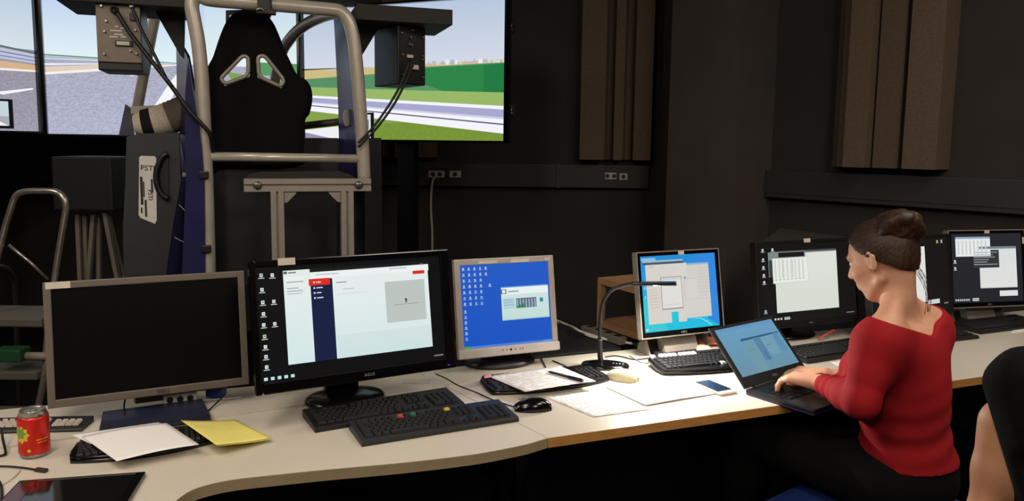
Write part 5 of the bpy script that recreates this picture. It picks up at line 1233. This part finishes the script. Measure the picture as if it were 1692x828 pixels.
# sweater
S = Sdf(); torso(S, .011); arm(S, shL, elL, N(elL)+(N(wrL)-N(elL))*.93, .009); arm(S, shR, elR, N(elR)+(N(wrR)-N(elR))*.55, .009)
for sx in (-1, 1): S.cap(A(sx*.13, -.012, hsh+.006), A(sx*.07, -.012, hsh+.05), .045, .045, .05)
ax0 = P0.copy()
def knit(P, d):
    q = P-ax0; z = q[:, 2]; x = q@l; y = q@f
    x = x-(lean@l)*z/hsh; y = y-(lean@f)*z/hsh
    fold = .0022*np.sin(z*95+x*9+np.sin(x*14)*1.2)*np.clip(1-np.abs(z-.14)/.17, 0, 1)
    dl = np.abs(P-N(elL)).sum(1); tl = np.clip(((P-N(elL))@(N(wrL)-N(elL)))/((N(wrL)-N(elL))@(N(wrL)-N(elL))), -1, 2)
    fold = fold+.004*np.sin(tl*34)*np.clip(1-np.abs(tl-.75)/.45, 0, 1)*(z > .12)*np.clip((.12-np.linalg.norm(P-(N(elL)+np.outer(tl, N(wrL)-N(elL))), axis=1))*20, 0, 1)
    d = d+fold
    cut = z-(hsh+.016+.28*np.abs(x))-np.clip(y, -1, .12)*.15
    d = np.maximum(d, np.where((np.abs(x) < .24), cut*.85, -1))
    hem = (.052-.06*np.clip(y/.12, -1, 1)*0)-z
    d = np.maximum(d, np.where(np.abs(x) < .26, hem, -1))
    return d
S.post = knit
sw = S.build('sweater', REDK_, (.70, 1.80, .48), (1.55, 2.70, 1.15), .0058, woman)
# trousers and shoes
S = Sdf(); torso(S, .006); legs(S, .009)
S.post = lambda P, d: np.maximum(np.maximum(d, (P[:, 2]-P0[2])-.105), .10-P[:, 2])
S.build('trousers', BLACKC, (.5, 1.8, .02), (1.5, 2.85, .75), .009, woman)
for an_ in (anL, anR):
    S = Sdf(); S.cap(an_-u*.035-f*.02, an_+f*.15-u*.058, .046, .036, .03); S.post = lambda P, d: np.maximum(d, .004-P[:, 2]); S.build('shoe', mat('black_shoe', (16, 16, 17), .5), an_+N((-.35, -.3, -.2)), an_+N((.3, .4, .1)), .008, woman)
# hair: swept-back cap, bun and loose strands
S = Sdf(); HPn = HP
S.ell(HP(0, -.012, .027), N((.081, .101, .089)), HR, .02); S.ell(HP(0, -.046, -.03), N((.058, .046, .05)), HR, .03)
hl, hff, hup = HR[:, 0], HR[:, 1], HR[:, 2]
def haircut(P, d):
    q = P-hc_; x = q@hl; y = q@hff; z = q@hup
    d = d+.0006*np.sin(np.arctan2(z-.06, y+.2)*90+x*30)
    line = -(z*.72-y*.66-.012+.35*np.clip(np.abs(x)-.06, 0, 1))
    nap = -(z+.088-.3*np.clip(-y-.05, 0, 1)*0)
    return np.maximum(np.maximum(d, line), nap)
S.post = haircut
S.build('hair', HAIR, hc_-.17, hc_+.17, .0042, woman)
bc = V(1488, 374, 2.12)
S = Sdf()
S.ell(bc, (.057, .045, .046), None, .02)
rb_ = random.Random(4)
for i in range(9):
    a0 = i*.75; ps = [bc+N((math.cos(a0+t*.5)*(.044+.006*math.sin(i*2+t)), math.sin(a0+t*.5)*.030-.01, .024*math.sin(a0*1.7+t)+.004)) for t in range(5)]
    for q0, q1 in zip(ps, ps[1:]): S.cap(q0, q1, .013, .013, .008)
S.cap(bc-u*.03, HP(0, -.05, .085), .03, .04, .02)
S.post = lambda P, d: d+.001*np.sin(P[:, 0]*200+np.sin(P[:, 2]*130)*2+P[:, 1]*120)
S.build('hair_bun', HAIR, bc-.09, bc+.09, .0038, woman)
mb = MB()
nape = HP(0, -.075, -.075)
for i in range(9):                               # loose nape lock falling to the right shoulder
    t = i/25; s0 = HP(-.03+.06*rb_.random(), -.085, -.055+.03*rb_.random()); e_ = A(-.01-.05*t, -.055, hsh+.05+.02*rb_.random())+N((.012*rb_.random(), 0, 0))
    md = (s0+e_)/2+N((.012+.012*rb_.random(), -.004, .0)); mb.tube(catmull([s0, md, e_], 4), [.0006]*9, 4)
for i in range(26):                               # flyaways round the bun
    a0 = rb_.random()*6.28; s0 = bc+N((math.cos(a0)*.05, .0, math.sin(a0)*.036)); md = s0+N((math.cos(a0+.5)*.014, 0, math.sin(a0+.5)*.012)); e_ = s0+N((math.cos(a0+1.1)*.022, .005, math.sin(a0+1.1)*.02)); mb.tube(catmull([s0, md, e_], 3), [.0009]*7, 4)
mb.build('hair_strand', HAIR, woman)['kind'] = 'stuff'
# bracelet
dv = Vector(wrL)-Vector(elL); dv.normalize(); BM = Matrix.LocRotScale(Vector(wrL)+dv*.006, dv.to_track_quat('Z', 'Y'), None)
MB().tube([(math.cos(i*math.pi/12)*.0275, math.sin(i*math.pi/12)*.0275, 0) for i in range(24)], .0018, 6, BM, True).build('bracelet', mat('bracelet_dark', (60, 50, 44), .4, .4), woman)

# office chair under her
ch = thing('office_chair', 'blue office chair under the woman in red', 'chair', (P0[0], P0[1], 0), math.atan2(f[1], f[0])-R(90))
BLUEC = mat('blue_fabric', (38, 62, 128), .9, 0, .15, 200, .3, .2)
MB().box((0, .06, .41), (.52, .50, .085), None, .035).build('seat', BLUEC, ch)
MB().box((0, .06, .355), (.40, .38, .02), None, .005).build('seat_pan', BLACKP, ch)
MB().cyl((0, .06, .06), (0, .06, .35), .028, None, 16).build('column', DARKM, ch)
for k in range(5):
    a0 = k*2*math.pi/5+.3; e_ = Vector((.28*math.cos(a0), .06+.28*math.sin(a0), .075))
    MB().tube([(0, .06, .10), e_], [.028, .017], 10).build('base_arm', BLACKP, ch)
    MB().cyl(e_+Vector((-.02, 0, -.047)), e_+Vector((.02, 0, -.047)), .0275, None, 14).build('caster', BLACKP, ch)

# ---- second person, cut by the right photo edge, in black
f2, l2, u2 = frame((.12, .99, 0)); Y2 = 1.42
Q = lambda px, py, Y=Y2: V(px, py, Y)
sc_ = Q(1822, 608, Y2+.02)
pel = np.array([sc_[0]+.03, sc_[1]-.05, .56])
TR2 = np.stack([l2, f2, u2], 1)
B = lambda x, y, z: pel+(sc_-pel)*(z/(sc_[2]-pel[2]))*np.array([1, 1, 0])+np.array([0, 0, z])+l2*x+f2*y
h2 = sc_[2]-pel[2]
sL2, eL2 = Q(1662, 702, Y2+.07), Q(1630, 856, Y2+.05)
wL2 = eL2+f2*.08-l2*.20-u2*.09
sR2 = sc_+(sc_-sL2)*np.array([1, 1, 0])*.9; sR2[2] = sL2[2]; eR2 = sR2+N((.05, .02, -.26)); wR2 = eR2+f2*.25
def torso2(S, g):
    S.ell(B(0, 0, .02), (.17+g, .13+g, .13+g), TR2, .05); S.ell(B(0, 0, .2), (.15+g, .115+g, .17), TR2, .08); S.ell(B(0, 0, .36), (.155+g, .118+g, .16), TR2, .08)
    S.cap(B(-.105, 0, h2-.04), B(.105, 0, h2-.04), .068+g, None, .06)
hc2 = sc_+u2*.26+f2*.03
S = Sdf(); torso2(S, 0); arm(S, sL2, eL2, wL2, 0, 1.0); arm(S, sR2, eR2, wR2, 0, 1.0)
S.cap(sc_-u2*.0, hc2-u2*.08, .056, .05, .05); HP2, HR2 = head(S, hc2, f2, u2)
hd2 = unit(wL2-eL2); hand(S, wL2, hd2, (0, 0, 1), np.cross(hd2, (0, 0, 1)), 1.0, (20, 30, 25)); hand(S, wR2, f2, (0, 0, 1), -np.cross(f2, (0, 0, 1)), 1.0, (20, 30, 25))
hips2 = [pel+l2*sx*.09 for sx in (1, -1)]
for hp_ in hips2: S.cap(hp_, hp_+f2*.36, .08, .055, .05); S.cap(hp_+f2*.36, hp_+f2*.26-u2*.46, .052, .036, .03); S.cap(hp_+f2*.26-u2*.50, hp_+f2*.41-u2*.52, .034, .026, .03)
man = S.build('person', SKINB, pel+N((-.6, -.35, -.6)), pel+N((.6, .95, .98)), .0075)
tag(man, 'person in black seated at the right photo edge, only shoulder and bare arm seen', 'person')
eyes(HP2, HR2, man)
S = Sdf(); torso2(S, .014)
S.cap(Q(1696, 622, Y2-.03), Q(1716, 720, Y2-.05), .056, .05, .02); S.cap(Q(1668, 634, Y2-.0), Q(1728, 840, Y2-.04), .045, .042, .02); S.cap(sR2, sR2+(eR2-sR2)*.5, .062, .056, .04)
S.post = lambda P, d: np.maximum(np.maximum(d, .0-(P[:, 2]-pel[2])-.06), (np.linalg.norm((P-(sc_+u2*.09))*N((1, 1, .8)), axis=1)*-1+.075))
S.build('black_top', BLACKC, pel+N((-.5, -.35, -.2)), pel+N((.5, .4, .75)), .0075, man)
S = Sdf(); S.ell(pel, (.18, .14, .12), TR2, .05)
for hp_ in hips2: S.cap(hp_, hp_+f2*.36, .09, .064, .05); S.cap(hp_+f2*.36, hp_+f2*.26-u2*.46, .062, .05, .03)
S.post = lambda P, d: np.maximum(d, .08-P[:, 2])
S.build('trousers', BLACKC, pel+N((-.4, -.3, -.56)), pel+N((.4, .7, .16)), .01, man)
for hp_ in hips2:
    q = hp_+f2*.26-u2*.5; S = Sdf(); S.cap(q-f2*.02, q+f2*.15-u2*.02, .046, .036, .03); S.post = lambda P, d: np.maximum(d, .004-P[:, 2]); S.build('shoe', mat('black_shoe', (16, 16, 17), .5), q-.15, q+N((.2, .3, .15)), .01, man)
S = Sdf(); S.ell(HP2(0, -.012, .03), N((.082, .102, .096)), HR2, .02); h2l, h2f, h2u = HR2[:, 0], HR2[:, 1], HR2[:, 2]
S.post = lambda P, d: np.maximum(d, -(((P-hc2)@h2u)*.72-((P-hc2)@h2f)*.66-.005))
S.build('hair', mat('dark_hair', (24, 18, 15), .5, 0, .4, 30, .4), hc2-.17, hc2+.17, .006, man)
ch2 = thing('office_chair', 'black office chair under the person at the right photo edge', 'chair', (pel[0], pel[1], 0), math.atan2(f2[1], f2[0])-R(90))
MB().box((0, .04, .41), (.48, .48, .08), None, .03).build('seat', BLACKC, ch2)
MB().cyl((0, .04, .06), (0, .04, .37), .028, None, 16).build('column', DARKM, ch2)
for k in range(5):
    a0 = k*2*math.pi/5+.3; e_ = Vector((.28*math.cos(a0), .04+.28*math.sin(a0), .075))
    MB().tube([(0, .04, .10), e_], [.028, .017], 10).build('base_arm', BLACKP, ch2)
    MB().cyl(e_+Vector((-.02, 0, -.047)), e_+Vector((.02, 0, -.047)), .0275, None, 14).build('caster', BLACKP, ch2)

# ------------------------------------------------------------------ groups of repeated things
GROUPS = {'monitor': 'computer monitors along the row of desks', 'keyboard': 'keyboards on the desks', 'wide_screen': 'large road screens around the simulator', 'acoustic_panel': 'acoustic foam panels on the walls',
          'wall_socket': 'white sockets on the wall trunking', 'loudspeaker': 'loudspeakers hung from the simulator', 'latch': 'steel latches beside the right screen', 'computer_mouse': 'computer mice on the desks',
          'office_chair': 'office chairs at the desks', 'computer_tower': 'computer towers under the desks', 'paper_sheet': 'white paper sheets on the desks', 'yellow_sheet': 'yellow sheets on the corner desk',
          'speaker_cable': 'cables of the loudspeakers', 'black_cable': 'black cables on the desks', 'white_cable': 'white cables around the desks', 'grey_cable': 'grey cables on the desks', 'desk': 'oak-edged desks in the row', 'low_cabinet': 'low dark cabinets behind the desks'}
for o in SC.objects:
    if o.parent is None and 'category' in o and o.name.split('.')[0] in GROUPS: o['group'] = GROUPS[o.name.split('.')[0]]
